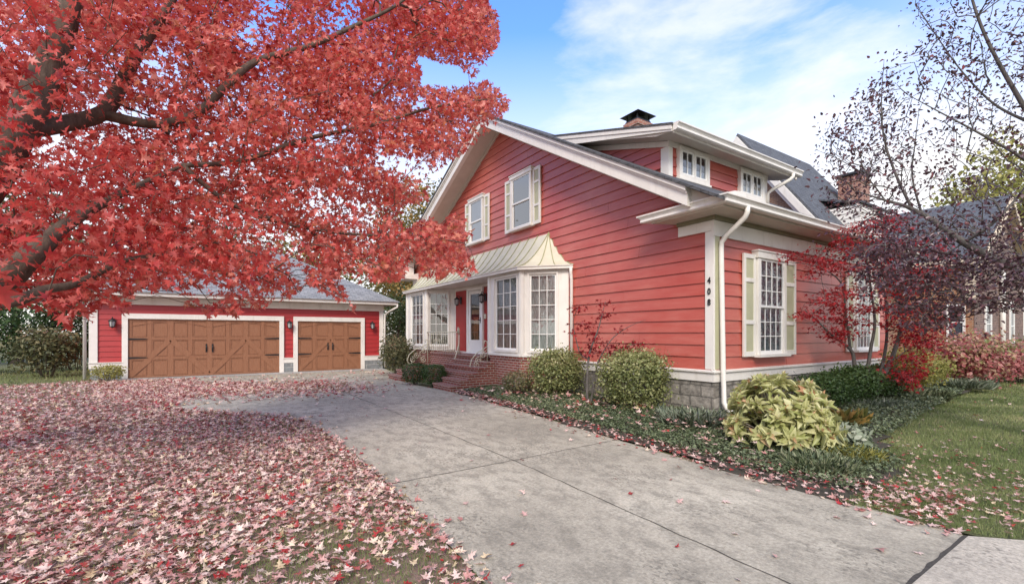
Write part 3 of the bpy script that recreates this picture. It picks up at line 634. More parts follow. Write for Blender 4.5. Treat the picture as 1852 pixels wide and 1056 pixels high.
# bays
BX = 6.95
def bay_face(A, B, m0, m1, cur, seed, z0=1.21, z1=3.15, nc=3, nr=5):
    A = np.array([*A, 0.]); B = np.array([*B, 0.]); L = np.linalg.norm(B - A); u = (B - A) / L; n = np.cross(u, [0, 0, 1.])
    if n[0] > 0: n = -n
    Z = (0, 0, 1); m = MB(); a0, a1 = m0, L - m1
    m.obox(A, u, n, Z, .0, L, -.12, .0, 1.0, z0 - .05); m.obox(A, u, n, Z, .0, L, -.12, .0, z1 + .05, 3.33)
    m.obox(A, u, n, Z, .0, a0 - .05, -.12, .0, z0 - .05, z1 + .05); m.obox(A, u, n, Z, a1 + .05, L, -.12, .0, z0 - .05, z1 + .05)
    m.obox(A, u, n, Z, a0 - .10, a0 - .05, .001, .035, z0 - .12, z1 + .10); m.obox(A, u, n, Z, a1 + .05, a1 + .10, .001, .035, z0 - .12, z1 + .10)
    m.obox(A, u, n, Z, a0 - .05, a1 + .05, .001, .035, z1 + .05, z1 + .10); m.obox(A, u, n, Z, a0 - .05, a1 + .05, .001, .045, z0 - .12, z0 - .05)
    m.obox(A, u, n, Z, -.02, L + .02, .001, .05, .985, 1.05)
    w_ = m.build('bay_window', M['white'], house, .004)
    s = MB(); frame_rect(s, A, u, n, a0 - .05, a1 + .05, z0 - .05, z1 + .05, .05, -.07, -.02); muntins(s, A, u, n, a0, a1, z0, z1, nc, nr, .017, -.055, -.028); s.build('muntin_grid', M['bright'], w_)
    pane(A, u, n, a0, a1, z0, z1, -.045).build('pane', M['glass'], w_)
    curtain(A, u, n, a0 - .03, a1 + .03, z0 - .03, z1 + .03, -.10, .014, .10, seed).build('curtain', M[cur], w_)
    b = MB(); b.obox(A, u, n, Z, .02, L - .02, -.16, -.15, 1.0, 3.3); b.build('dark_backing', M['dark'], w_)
def bay(ya, yb, yc, yd, mm, curs, seed):
    b = MB(); b.prism([(XW, ya, -.1), (BX, yb, -.1), (BX, yc, -.1), (XW, yd, -.1)], (0, 0, 1.0)); b.prism([(XW, ya - .03, .903), (BX - .02, yb - .015, .903), (BX - .02, yc + .015, .903), (XW, yd + .03, .903)], (0, 0, .082)); b.build('bay_base', M['brick'], house)
    bay_face((XW - .04, ya + .045), (BX, yb), *mm[0], curs[0], seed); bay_face((BX, yb), (BX, yc), *mm[1], curs[1], seed + 1); bay_face((BX, yc), (XW - .04, yd - .045), .3, .3, curs[1], seed + 2)
    p = MB()                                                                           # corner posts
    for x, y in ((BX, yb), (BX, yc)): p = MB(); p.lathe((x + .05, y + (.05 if y == yc else -.0), 0), [(.10, 1.0), (.10, 3.32)], 8); p.build('bay_post', M['white'], house)
bay(9.12, 10.15, 11.75, 12.6, ((.37, .30), (.20, .33)), ('curtain', 'curtain'), 3)
bay(15.82, 16.61, 18.64, 19.4, ((.30, .16), (.34, .47)), ('blind', 'curtain'), 9)
# flared metal roof over both bays
zE, zT = 3.40, 4.42
def brf(y, f):   # (x, z) of the flared profile
    q = f ** (1 / 1.65); return 6.83 + (XW - 6.83) * q, zE + (zT - zE) * f, q
bR = MB(); fs_ = [0, .03, .08, .15, .25, .37, .5, .64, .8, 1.0]
R_ = []
for f_ in fs_:
    x, z, q = brf(0, f_); R_.append([(XW, 9.0 + 1.05 * q, z), (x, 10.08 - .03 * q, z), (x, 18.75, z), (XW, 19.8 - 1.05 * q, z)])
for i in range(len(fs_) - 1):
    a, b = R_[i], R_[i + 1]
    for k in range(3): bR.add([a[k], a[k + 1], b[k + 1], b[k]], [(3, 2, 1, 0)], True)
brf_o = bR.build('bay_roof', M['metal_roof'], house)
sm_ = MB()
def rib(fn):
    pts = [fn(f_) for f_ in fs_]; sm_.tube([np.array(p) + np.array([-.012, 0, .012]) for p in pts], .011, 5)
y = 10.55
while y < 18.6: rib(lambda f_, y=y: (brf(0, f_)[0], y, brf(0, f_)[1])); y += .44
for s in (.0, .36, .68, 1.0):
    for e in (0,): rib(lambda f_, s=s: tuple(np.array(R_[fs_.index(f_)][1]) * (1 - s) + np.array(R_[fs_.index(f_)][0]) * s))
rib(lambda f_: R_[fs_.index(f_)][2])
sm_.build('standing_seam', M['seam'], brf_o)
g = MB(); sweep(g, [(XW, 9.03, 3.30), (6.86, 10.085, 3.30), (6.86, 18.74, 3.30), (XW, 19.78, 3.30)], -1, sc=.85); g.build('bay_gutter', M['white'], house)
pc = MB(); pc.prism([(XW, 9.05, 3.335), (6.87, 10.09, 3.335), (6.87, 18.73, 3.335), (XW, 19.75, 3.335)], (0, 0, .04)); pc.build('porch_ceiling', M['white'], house)
downspout(house, [(7.74, 9.00, 3.32), (7.74, 9.0, 3.2), (7.78, 9.02, 3.0), (7.78, 9.02, .4)], .042)
# porch wall, door
w = MB(); w.box(XW - .045, XW - .0, 12.55, 15.85, .93, 3.33); w.build('porch_wall', M['white'], house)
w = MB(); w.box(XW - .06, XW - .046, 14.90, 15.74, .97, 3.21); w.build('door_side_panel', M['red'], house); w = MB(); w.box(XW - .06, XW - .046, 13.2, 13.57, .97, 3.21); w.build('door_side_panel', M['red'], house)
d = MB(); frame_rect(d, GO, GU, GN, 13.58, 14.74, .93, 3.24, .10, .046, .13, .04); d.box(XW - .3, XW - .046, 13.5, 14.8, .90, .935); d.build('door_frame', M['bright'], house, .004)
d = MB(); frame_rect(d, GO, GU, GN, 13.69, 14.63, .975, 3.13, .14, .06, .10, .42, .12); dr = d.build('front_door', M['bright'], house, .004)
pane(GO, GU, GN, 13.82, 14.5, 1.39, 3.02, .08).build('pane', M['glass'], dr)
k = MB(); k.box(XW - .065, XW - .047, 13.83, 14.49, 1.39, 3.01); k.build('dark_opening', M['dark'], dr)
k = MB(); k.box(XW - .071, XW - .066, 13.95, 14.3, 1.40, 2.2); k.box(XW - .071, XW - .066, 13.9, 14.42, 2.3, 2.45); k.build('hall_furniture', paint('warm_hall_wood', (.38, .15, .06), .6, .4, 10), dr)
k = MB(); k.tube([(XW - .11, 13.75, 2.08), (XW - .17, 13.75, 2.08), (XW - .17, 13.84, 2.07)], .014, 6); k.obox(GO, GU, GN, (0, 0, 1), 13.735, 13.77, .101, .112, 1.98, 2.18); k.build('handle', M['black'], dr)
lantern(house, XW - .06, 15.30, 2.83, (-1, 0, 0), 1.15); lantern(house, XW - .06, 13.46, 2.83, (-1, 0, 0), 1.15)
k = MB(); k.box(XW - .10, XW - .061, 13.40, 13.54, 2.12, 2.28); k.build('mail_plaque', M['cream_iron'], house)
# house number 4 0 8, one below the other on the corner board
for i, ch_ in enumerate('408'):
    cu = bpy.data.curves.new('house_number', 'FONT'); cu.body = ch_; cu.size = .165; cu.extrude = .008; cu.offset = .002; cu.align_x = 'CENTER'; cu.align_y = 'CENTER'
    o = bpy.data.objects.new('number_outline', cu); COL.objects.link(o); me = bpy.data.meshes.new_from_object(o.evaluated_get(bpy.context.evaluated_depsgraph_get())); bpy.data.objects.remove(o)
    o = finish('house_number', me, M['black'], house, org(house))
    o.location = np.array([XW - .053, YF + .050, 2.60 - i * .205]) - ORG['red_house']; o.rotation_euler = (pi / 2, 0, -pi / 2); o.scale = (.8, 1, 1)
# brick stoop and steps
sp = MB(); sp.box(6.97, XW, 12.4, 16.2, -.1, .90)
for i in range(5):
    x0 = 5.5 + .3 * i; z1 = .155 * (i + 1)
    ya, yb = (11.42, 12.62) if i < 2 else (11.5, 13.75)
    if i < 4: sp.box(x0, 6.972, ya + .004 * i, yb - .004 * i, -.1, z1); sp.box(x0 - .025, x0 + .3, ya - .012, yb + .012, z1 - .055, z1 + .004)
    else: sp.box(x0, 6.972, ya + .02, yb - .02, -.1, z1); sp.box(x0 - .02, x0 + .3, ya, yb, z1 - .055, z1 + .004)
for i in range(3): sp.box(5.36 + .3 * i, 6.973, 15.02 + .004 * i, 16.3 - .004 * i, -.1, .155 * (i + 1)); sp.box(5.34 + .3 * i, 5.66 + .3 * i, 15.0, 16.32, .155 * (i + 1) - .055, .155 * (i + 1) + .003)
sp.box(6.93, XW, 12.38, 16.22, .86, .925)
sp.build('brick_stoop', M['brick'], house, .006)

# wrought iron railings on the stoop
def spiral(c, r0, turns, e1, e2, start=0, n=40, shrink=.12):
    c, e1, e2 = (np.array(q, float) for q in (c, e1, e2))
    return [c + (e1 * cos(start + 2 * pi * turns * i / n) + e2 * sin(start + 2 * pi * turns * i / n)) * r0 * (1 - (1 - shrink) * i / n) for i in range(n + 1)]
def scroll_rail(y, x0, x1, z0, z1, label):
    o = empty('iron_railing', label, 'railing', (x1, y, z0), 'cream wrought iron railings on the brick stoop'); E1, E2 = (1, 0, 0), (0, 0, 1); L, h = x1 - x0, z1 - z0
    m = MB(); m.tube([(x1, y, z0), (x1, y, z1 - .05), (x1 - .02, y, z1 + .03), (x1 - .08, y, z1 + .06), (x1 - .12, y, z1), (x1 - .08, y, z1 - .04)], .018, 6); m.build('newel_post', M['cream_iron'], o)
    m = MB(); m.tube([(x1 - .01, y, z1 - .12), (x1 - .2 * L, y, z1 - .22 * h), (x0 + .35 * L, y, z0 + .62 * h), (x0 + .08 * L, y, z0 + .42 * h), (x0 - .02, y, z0 + .18 * h), (x0 + .04, y, z0 + .03), (x0 + .14, y, z0 + .02), (x0 + .18, y, z0 + .10), (x0 + .12, y, z0 + .14)], .016, 6); m.build('handrail', M['cream_iron'], o)
    m = MB()
    for cx_, cz_, r in ((x0 + .22, z0 + .17, .12), (x0 + .46 * L, z0 + .36 * h, .11), (x1 - .16, z0 + .16, .13), (x1 - .14, z0 + .56 * h, .11)):
        m.tube(spiral((cx_, y, cz_), r, 1.6, E1, E2, 1.2), .011, 5)
    m.tube([(x1 - .02, y, z0 + .75 * h), (x0 + .6 * L, y, z0 + .5 * h), (x0 + .62 * L, y, z0 + .25 * h), (x1 - .05, y, z0 + .02)], .011, 5); m.build('scroll', M['cream_iron'], o)
scroll_rail(12.0, 6.42, 7.0, .50, 1.34, 'cream scrolled iron handrail beside the right bay window, at the near end of the steps')
scroll_rail(16.35, 6.1, 6.9, .47, 1.34, 'cream scrolled iron handrail in front of the left bay, farthest from the door')
o = empty('iron_railing', 'straight cream iron balustrade with thin balusters across the stoop before the left bay', 'railing', (BX, 15.2, .925), 'cream wrought iron railings on the brick stoop')
m = MB(); m.tube([(BX, 13.8, 1.67), (BX, 16.6, 1.67)], .018, 6); m.tube([(BX, 13.8, 1.0), (BX, 16.6, 1.0)], .012, 6); m.build('handrail', M['cream_iron'], o)
m = MB()
for i in range(15):
    y = 13.95 + i * .18
    if 6 < i < 11: m.tube([(BX, y + .05 * sin(j * 1.1 + i), 1.0 + .67 * j / 8) for j in range(9)], .010, 5); m.tube(spiral((BX, y, 1.35), .08, 1.3, (0, 1, 0), (0, 0, 1)), .008, 5)
    else: m.tube([(BX, y, .93), (BX, y, 1.67)], .009, 5)
m.build('baluster', M['cream_iron'], o)
m = MB(); m.tube([(BX, 13.8, .93), (BX - .0, 13.8, 1.6), (BX - .01, 13.78, 1.78), (BX - .05, 13.76, 1.82), (BX - .06, 13.77, 1.72), (BX - .02, 13.78, 1.6)], .022, 6)
m.tube([(BX, 13.79, 1.62), (BX - .03, 13.76, 1.25), (BX - .12, 13.72, 1.0), (BX - .22, 13.7, .75), (BX - .20, 13.7, .64), (BX - .12, 13.7, .62), (BX - .09, 13.7, .72), (BX - .15, 13.7, .76)], .02, 6); m.build('newel_post', M['cream_iron'], o)

# ------------------------------------------------------------------ the garage
YG = 21.3; GX0, GX1 = -3.53, 6.72
gar = empty('garage', 'detached red garage with two brown carriage doors, set back at the end of the drive', 'garage', (1.6, YG, 0))
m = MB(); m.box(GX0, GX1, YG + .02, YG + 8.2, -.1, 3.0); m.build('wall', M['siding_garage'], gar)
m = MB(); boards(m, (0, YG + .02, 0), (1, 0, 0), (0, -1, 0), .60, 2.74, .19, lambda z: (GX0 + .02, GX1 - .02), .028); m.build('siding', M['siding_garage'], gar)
D1, D2, DH = (-2.51, 2.36), (3.06, 5.70), 2.15
piers = [(GX0, D1[0] - .13), (D1[1] + .16, D2[0] - .13), (D2[1] + .14, GX1)]
for a, b in piers: m = MB(); m.box(a, b, YG - .06, YG + .0, -.1, .385); m.build('stone_base', M['stone_garage'], gar)
m = MB()
for a, b in piers: m.box(a - .03, b + .0, YG - .075, YG + .0, .387, .575); m.box(a - .04, b + .0, YG - .10, YG, .577, .605)
m.box(GX0 - .03, GX0 + .20, YG - .05, YG, .607, 2.66); m.box(GX1 - .16, GX1 + .03, YG - .05, YG, .607, 2.66)
m.box(GX0 - .04, GX1 + .04, YG - .06, YG + .0, 2.662, 2.93)
for (a, b) in (D1, D2):
    m.box(a - .17, a, YG - .085, YG + .0, -.0, DH); m.box(b, b + .17, YG - .085, YG + .0, -.0, DH); m.box(a - .17, b + .17, YG - .087, YG + .0, DH, DH + .19)
m.build('trim', M['white'], gar, .006)
m = MB(); m.box(-4.05, 7.24, 20.78, YG + .02, 2.94, 2.98); m.build('soffit', M['taupe'], gar)
m = MB(); sweep(m, [(7.28, 29.0, 2.96), (7.28, 20.76, 2.96), (-4.08, 20.76, 2.96), (-4.08, 29.0, 2.96)], 1, sc=1.2); m.build('gutter', M['white'], gar)
m = MB(); ex0, ex1, ey0, ey1, ez = -4.15, 7.36, 20.68, 29.6, 3.09; rz = ez + .56 * (ey1 - ey0) / 2; ym = (ey0 + ey1) / 2; hw = (ey1 - ey0) / 2
m.add([(ex0, ey0, ez), (ex1, ey0, ez), (ex1, ey1, ez), (ex0, ey1, ez), (ex0 + hw, ym, rz), (ex1 - hw, ym, rz)], [(0, 1, 5, 4), (1, 2, 5), (2, 3, 4, 5), (3, 0, 4), (3, 2, 1, 0)]); m.build('roof', M['shingle_garage'], gar)
def garage_door(a, b, nc):
    m = MB(); o, u, n, Z = (0, YG, 0), (1, 0, 0), (0, -1, 0), (0, 0, 1); y0 = .012
    m.obox(o, u, n, Z, a, b, y0 - .02, y0, .01, DH); rows = [.02, .72, 1.44, DH - .0]; cw = (b - a) / nc
    d0, d1 = y0 + .001, y0 + .014
    for r in range(4):
        z = rows[r]; m.obox(o, u, n, Z, a, b, d0, d1, max(.012, z - .055), min(DH, z + .055))
    for c_ in range(nc + 1):
        x = a + c_ * cw; hwid = .085 if c_ % 2 == 0 else .06
        for r in range(3): m.obox(o, u, n, Z, max(a, x - hwid), min(b, x + hwid), d0, d1 - .001, rows[r] + .055, rows[r + 1] - .055)
    for r in range(3):                                              # raised moulding round each panel
        for c_ in range(nc):
            x0, x1, z0, z1 = a + c_ * cw + .09, a + (c_ + 1) * cw - .09, rows[r] + .07, rows[r + 1] - .07
            frame_rect(m, o, u, n, x0, x1, z0, z1, .018, d0, d1 + .004)
    def diag(c_, r, up):
        x0, x1, z0, z1 = a + c_ * cw + .02, a + (c_ + 1) * cw - .02, rows[r] + .05, rows[r + 1] - .05
        p, q = ((x0, z0), (x1, z1)) if up else ((x0, z1), (x1, z0)); d = unit(np.array([q[0] - p[0], q[1] - p[1]])); nn = np.array([-d[1], d[0]])
        for s, w_, e in ((0, .075, .005), (.085, .010, .008), (-.085, .010, .008)):
            pts = [(p[0] + nn[0] * (s + k), p[1] + nn[1] * (s + k)) for k in (-w_, w_)] + [(q[0] + nn[0] * (s + k), q[1] + nn[1] * (s + k)) for k in (w_, -w_)]
            m.prism([(X, YG - (d1 + .002), Z_) for X, Z_ in pts], (0, -e, 0))
    for k in range(nc // 4):
        c_ = 4 * k; diag(c_, 0, True); diag(c_ + 1, 1, True); diag(c_ + 2, 1, False); diag(c_ + 3, 0, False)
        xa, xb = a + c_ * cw, a + (c_ + 4) * cw
        arc = [(xa + (xb - xa) * i / 24, DH - .30 + .19 * sin(pi * i / 24)) for i in range(25)]
        for i in range(24): m.obox(o, u, n, Z, arc[i][0], arc[i + 1][0], d0, d1 + .006, (arc[i][1] + arc[i + 1][1]) / 2, (arc[i][1] + arc[i + 1][1]) / 2 + .02)
    dr = m.build('garage_door', M['door'], gar)
    for z in (.74, 1.42):
        for s, x in ((1, a), (-1, b)):
            h = MB(); h.prism([(x + s * .01, YG - d1 - .004, z - .032), (x + s * .01, YG - d1 - .004, z + .032), (x + s * .50, YG - d1 - .004, z + .016), (x + s * .56, YG - d1 - .004, z), (x + s * .50, YG - d1 - .004, z - .016)], (0, -.014, 0)); h.build('strap_hinge', M['black'], dr)
    xm = (a + b) / 2
    for s in (-1, 1):
        x = xm + s * .10; h = MB(); h.tube([(x, YG - d1 - .0, 1.18), (x, YG - d1 - .05, 1.16), (x, YG - d1 - .05, .96), (x, YG - d1 - .0, .94)], .014, 6); h.obox((x, YG, 0), u, n, Z, -.025, .025, d1, d1 + .010, .90, 1.22); h.build('handle', M['black'], dr)
garage_door(*D1, 8); garage_door(*D2, 4)
for x in (-2.92, 2.73, 6.20): lantern(gar, x, YG - .03, 2.0, (0, -1, 0), 1.15)
downspout(gar, [(7.25, 20.75, 2.96), (7.25, 20.75, 2.86), (6.95, 21.05, 2.66), (6.80, 21.2, 2.5), (6.80, 21.2, .05)], .045)
downspout(gar, [(-3.95, 20.75, 2.96), (-3.95, 20.75, 2.86), (-3.72, 21.05, 2.66), (-3.66, 21.22, 2.5), (-3.66, 21.22, .05)], .05)
# ------------------------------------------------------------------ neighbouring brick houses
tud = empty('brick_house', 'tan brick house with steep slate roof rising behind the red house', 'house', (19, 11, 0))
PYt, PZt, SL = 11.12, 10.15, 1.36; zt = lambda y: PZt - SL * abs(PYt - y)
m = MB(); m.prism([(19.2, 7.0, 0), (19.2, 7.0, zt(7.0) - .3), (19.2, PYt, PZt - .3), (19.2, 15.2, zt(15.2) - .3), (19.2, 15.2, 0)], (6.2, 0, 0)); m.build('wall', M['brick_tan'], tud)
m = MB()
for s in (-1, 1):
    ye = PYt + s * 4.75; y0 = PYt + s * .001
    m.prism([(19.0, ye, zt(ye) - .02), (19.0, y0, PZt - .02), (19.0, y0, PZt + .12), (19.0, ye, zt(ye) + .12)], (6.6, 0, 0))
m.build('roof', M['shingle_slate'], tud)
m = MB()
for s in (-1, 1):
    ye = PYt + s * 4.6; y0 = PYt + s * .001
    m.prism([(18.88, ye, zt(ye) - .42), (18.88, y0, PZt - .42), (18.88, y0, PZt - .03), (18.88, ye, zt(ye) - .03)], (.14, 0, 0)); m.prism([(18.98, ye, zt(ye) - .62), (18.98, y0, PZt - .62), (18.98, y0, PZt - .43), (18.98, ye, zt(ye) - .43)], (.2, 0, 0))
m.build('rake_board', M['white'], tud)
m = MB(); m.box(21.2, 23.4, 7.4, 9.0, 4.2, 6.7); boards(m, (0, 7.4, 0), (1, 0, 0), (0, -1, 0), 4.2, 6.66, .2, lambda z: (21.2, 23.4)); boards(m, (21.2, 0, 0), (0, 1, 0), (-1, 0, 0), 4.2, 6.66, .2, lambda z: (7.4, 9.0)); dm = m.build('dormer', M['white'], tud)
m = MB(); m.prism([(21.08, 7.28, 6.70), (21.08, 9.8, 7.4), (21.08, 9.8, 7.47), (21.08, 7.28, 6.77)], (2.5, 0, 0)); m.build('dormer_roof', M['shingle_slate'], dm)
m = MB(); m.box(24.1, 25.05, 8.4, 9.3, 2, 8.75); m.box(24.05, 25.10, 8.35, 9.35, 8.45, 8.6); c_ = m.build('chimney', M['brick_chim'], tud)
m = MB(); m.box(24.0, 25.15, 8.3, 9.4, 8.77, 8.87); m.build('chimney_cap', M['black'], c_)

hc = empty('brick_house', 'orange and dark brick house with arched window beyond the pink shrubs', 'house', (24, 4.8, 0))
m = MB(); m.prism([(24, 4.8, 0), (24, 4.8, 4.6), (28.2, 4.8, 7.3), (32.4, 4.8, 4.6), (32.4, 4.8, 0)], (0, 9, 0)); m.build('wall', M['brick_orange'], hc)
m = MB(); m.prism([(24.0, 4.77, 0), (24.0, 4.77, 4.6), (28.2, 4.77, 7.3), (32.4, 4.77, 4.6), (32.4, 4.77, 0)], (0, .028, 0)); m.build('front_wall', M['brick_dark'], hc)
m = MB()
for s in (-1, 1): m.prism([(28.2 + s * .001, 4.5, 7.38), (28.2 + s * 4.6, 4.5, 4.34), (28.2 + s * 4.6, 4.5, 4.46), (28.2 + s * .001, 4.5, 7.5)], (0, 9.6, 0))
m.build('roof', M['shingle_slate'], hc)
m = MB()
for s in (-1, 1): m.prism([(28.2 + s * .001, 4.42, 7.1), (28.2 + s * 4.6, 4.42, 4.06), (28.2 + s * 4.6, 4.42, 4.33), (28.2 + s * .001, 4.42, 7.37)], (0, .34, 0))
m.box(23.55, 23.70, 4.5, 13.8, 4.2, 4.42); m.box(23.85, 23.99, 4.72, 5.0, 2.9, 4.2); m.build('bargeboard', paint('pale_cream_timber', (.68, .56, .42), .6), hc)
def simple_window(par, o, u, n, a0, a1, z0, z1, arch=False):
    m = MB(); frame_rect(m, o, u, n, a0, a1, z0, z1, .07, .0, .05); m.obox(o, u, n, (0, 0, 1), a0 - .05, a1 + .05, .0, .09, z0 - .06, z0)
    m.obox(o, u, n, (0, 0, 1), a0 + .07, a1 - .07, .01, .04, (z0 + z1) / 2 - .02, (z0 + z1) / 2 + .02)
    if arch:
        uu, nn = np.array(u, float), np.array(n, float); r = (a1 - a0) / 2
        m.prism([np.array(o, float) + uu * ((a0 + a1) / 2 + r * cos(t)) + np.array([0, 0, z1 + r * sin(t)]) for t in np.linspace(0, pi, 11)], nn * .05)
    w_ = m.build('window', M['bright'], par); g = MB(); g.obox(o, u, n, (0, 0, 1), a0 + .06, a1 - .06, .004, .014, z0 + .06, z1 - .06); g.build('pane', paint('dark_pane', (.06, .07, .085), .08, .2), w_)
simple_window(hc, (24, 0, 0), (0, 1, 0), (-1, 0, 0), 5.02, 5.55, 1.35, 2.75); simple_window(hc, (24, 0, 0), (0, 1, 0), (-1, 0, 0), 7.2, 7.9, 1.35, 2.75)
simple_window(hc, (0, 4.77, 0), (1, 0, 0), (0, -1, 0), 29.5, 30.3, 1.25, 2.65, True); simple_window(hc, (0, 4.77, 0), (1, 0, 0), (0, -1, 0), 25.4, 26.3, 1.25, 2.75)
downspout(hc, [(27.75, 4.68, 4.4), (27.75, 4.68, .1)], .10)

# ------------------------------------------------------------------ plants
def cr_spline(pts, rad, sub=5):
    P = [np.array(p, float) for p in pts]; out = []; ro = []
    for i in range(len(P) - 1):
        p0, p1, p2, p3 = P[max(i - 1, 0)], P[i], P[i + 1], P[min(i + 2, len(P) - 1)]
        for k in range(sub):
            t = k / sub; out.append(.5 * ((2 * p1) + (-p0 + p2) * t + (2 * p0 - 5 * p1 + 4 * p2 - p3) * t * t + (-p0 + 3 * p1 - 3 * p2 + p3) * t ** 3)); ro.append(rad[i] * (1 - t) + rad[i + 1] * t)
    out.append(P[-1]); ro.append(rad[-1]); return out, ro
def wood(name, chains, clusters, mat, parent, base, tip_r=.004, expo=2.4, maxr=.05, bow=.08, seg=5, pen=.35):
    """limbs given as chains of (points, radii); every leaf cluster is reached by a twig grown from the nearest older wood"""
    mb = MB(); nodes = []; par = []
    for pts, rad in chains:
        o, r = cr_spline(pts, rad); mb.tube(o, r, 10)
        for i, p in enumerate(o): nodes.append(p); par.append(-1)
    base = np.array(base, float); ns = len(nodes); K = len(clusters)
    pos = np.zeros((ns + 2 * K, 3)); pos[:ns] = nodes; par = [-1] * ns; n = ns
    dep = np.zeros(ns + 2 * K); dep[:ns] = np.linalg.norm(pos[:ns] - base, axis=1)
    order = np.argsort(np.linalg.norm(clusters - base, axis=1)) if K else []
    for k in order:
        c = clusters[k]; d = np.linalg.norm(pos[:n] - c, axis=1); j = int(np.argmin(d + pen * dep[:n]))
        mid = (pos[j] + c) / 2 + RNG.normal(size=3) * bow * d[j] + np.array([0, 0, bow * d[j]])
        pos[n] = mid; par.append(j); dep[n] = dep[j] + d[j] * .5; pos[n + 1] = c; par.append(n); dep[n + 1] = dep[n] + d[j] * .5; n += 2
    R = np.zeros(n)
    acc = np.zeros(n)
    for i in range(n - 1, ns - 1, -1):
        a = acc[i] if acc[i] > 0 else tip_r ** expo
        R[i] = min(maxr, a ** (1 / expo)); acc[par[i]] += a
    for i in range(ns, n):
        j = par[i]; r0 = R[j] if j >= ns else min(maxr, R[i] * 1.15); mb.tube([pos[j], pos[i]], [max(R[i], min(r0, R[i] * 1.3)), R[i]], seg, False)
    o_ = org(parent); me = bpy.data.meshes.new(name); V = np.array(mb.v) - o_; me.from_pydata([tuple(v) for v in V], [], mb.f); me.update(); me.polygons.foreach_set('use_smooth', [True] * len(me.polygons))
    return finish(name, me, mat, parent, o_)

def cluster_leaves(cl, per, sig, size, up=.6, jit=.9, droop=.35, base=None):
    n = len(cl) * per; c = np.repeat(cl, per, 0); off = RNG.normal(size=(n, 3)) * np.array(sig); p = c + off
    nr = np.array([0, 0, up]) + RNG.normal(size=(n, 3)) * jit; tp = off / (np.array(sig) + 1e-6) * .5 + RNG.normal(size=(n, 3)) * .6; tp[:, 2] -= droop * 2
    if base is not None: tp += unit(p - np.array(base)) * .5
    return p, nr, tp, size * (.5 + .85 * RNG.random(n))

# --- the big red maple on the left
MP = [(-900, -650), (940, -650), (915, -120), (878, 0), (898, 27), (905, 68), (894, 91), (879, 104), (875, 132), (858, 140), (837, 129), (822, 114), (792, 114), (769, 100), (761, 95), (750, 110), (759, 121), (759, 146), (757, 159),
      (778, 155), (822, 159), (848, 151), (879, 148), (901, 159), (917, 178), (920, 197), (907, 212), (890, 232), (871, 246), (852, 261), (833, 280), (803, 299), (780, 314), (773, 341), (771, 364), (731, 367), (723, 394), (726, 411), (740, 414),
      (764, 396), (784, 390), (790, 412), (813, 390), (828, 383), (842, 400), (839, 414), (856, 421), (840, 431), (839, 453), (862, 475), (862, 488), (847, 506), (835, 504), (822, 491), (810, 492), (794, 513), (784, 504), (767, 498), (759, 482), (748, 462),
      (736, 482), (726, 506), (692, 509), (672, 516), (651, 511), (631, 503), (614, 491), (622, 528), (646, 558), (637, 564), (625, 562), (617, 546), (600, 537), (585, 525), (558, 516), (549, 494), (545, 480), (535, 470), (520, 490), (535, 505), (552, 531), (543, 528), (525, 534), (500, 540), (488, 555), (470, 561),
      (440, 555), (426, 581), (405, 563), (375, 570), (330, 557), (340, 530), (327, 518), (303, 522), (283, 529), (250, 512), (238, 536), (238, 550), (218, 562), (204, 553), (184, 546), (163, 584), (146, 570), (126, 591), (112, 584), (88, 563), (61, 553), (30, 546), (0, 556), (-250, 590), (-900, 640)]
def maple_depth(px, py):
    return 3.5 + 3.9 * np.clip(px, -250, 920) / 900 + .9 * np.clip((450 - py) / 450, -.3, 1.6) + np.where(px < 0, 1.0 * np.clip(-px / 400, 0, 1), 0)
def frustum_clusters(poly, n, depth, spread, weight=True, inset=0):
    out = []; 
    while len(out) < n:
        q = sample_poly(poly, n); u = RNG.random(n); d = depth(q[:, 0], q[:, 1]) + spread[0] + (spread[1] - spread[0]) * u
        keep = RNG.random(n) < (d / 9.5) ** 2 if weight else np.ones(n, bool)
        for (a, b), dd, k in zip(q, d, keep):
            if k: out.append(at(a, b, dd))
    return np.array(out[:n])
tb = at(-310, 604, 5.0); tb[2] = -.02
maple = empty('maple_tree', 'large red maple overhanging the lawn and drive, its trunk out of frame', 'tree', tuple(tb))
def A(*q): return [at(*p) for p in q]
tz = lambda h, dx=0, dy=0: np.array([tb[0] + dx, tb[1] + dy, h])
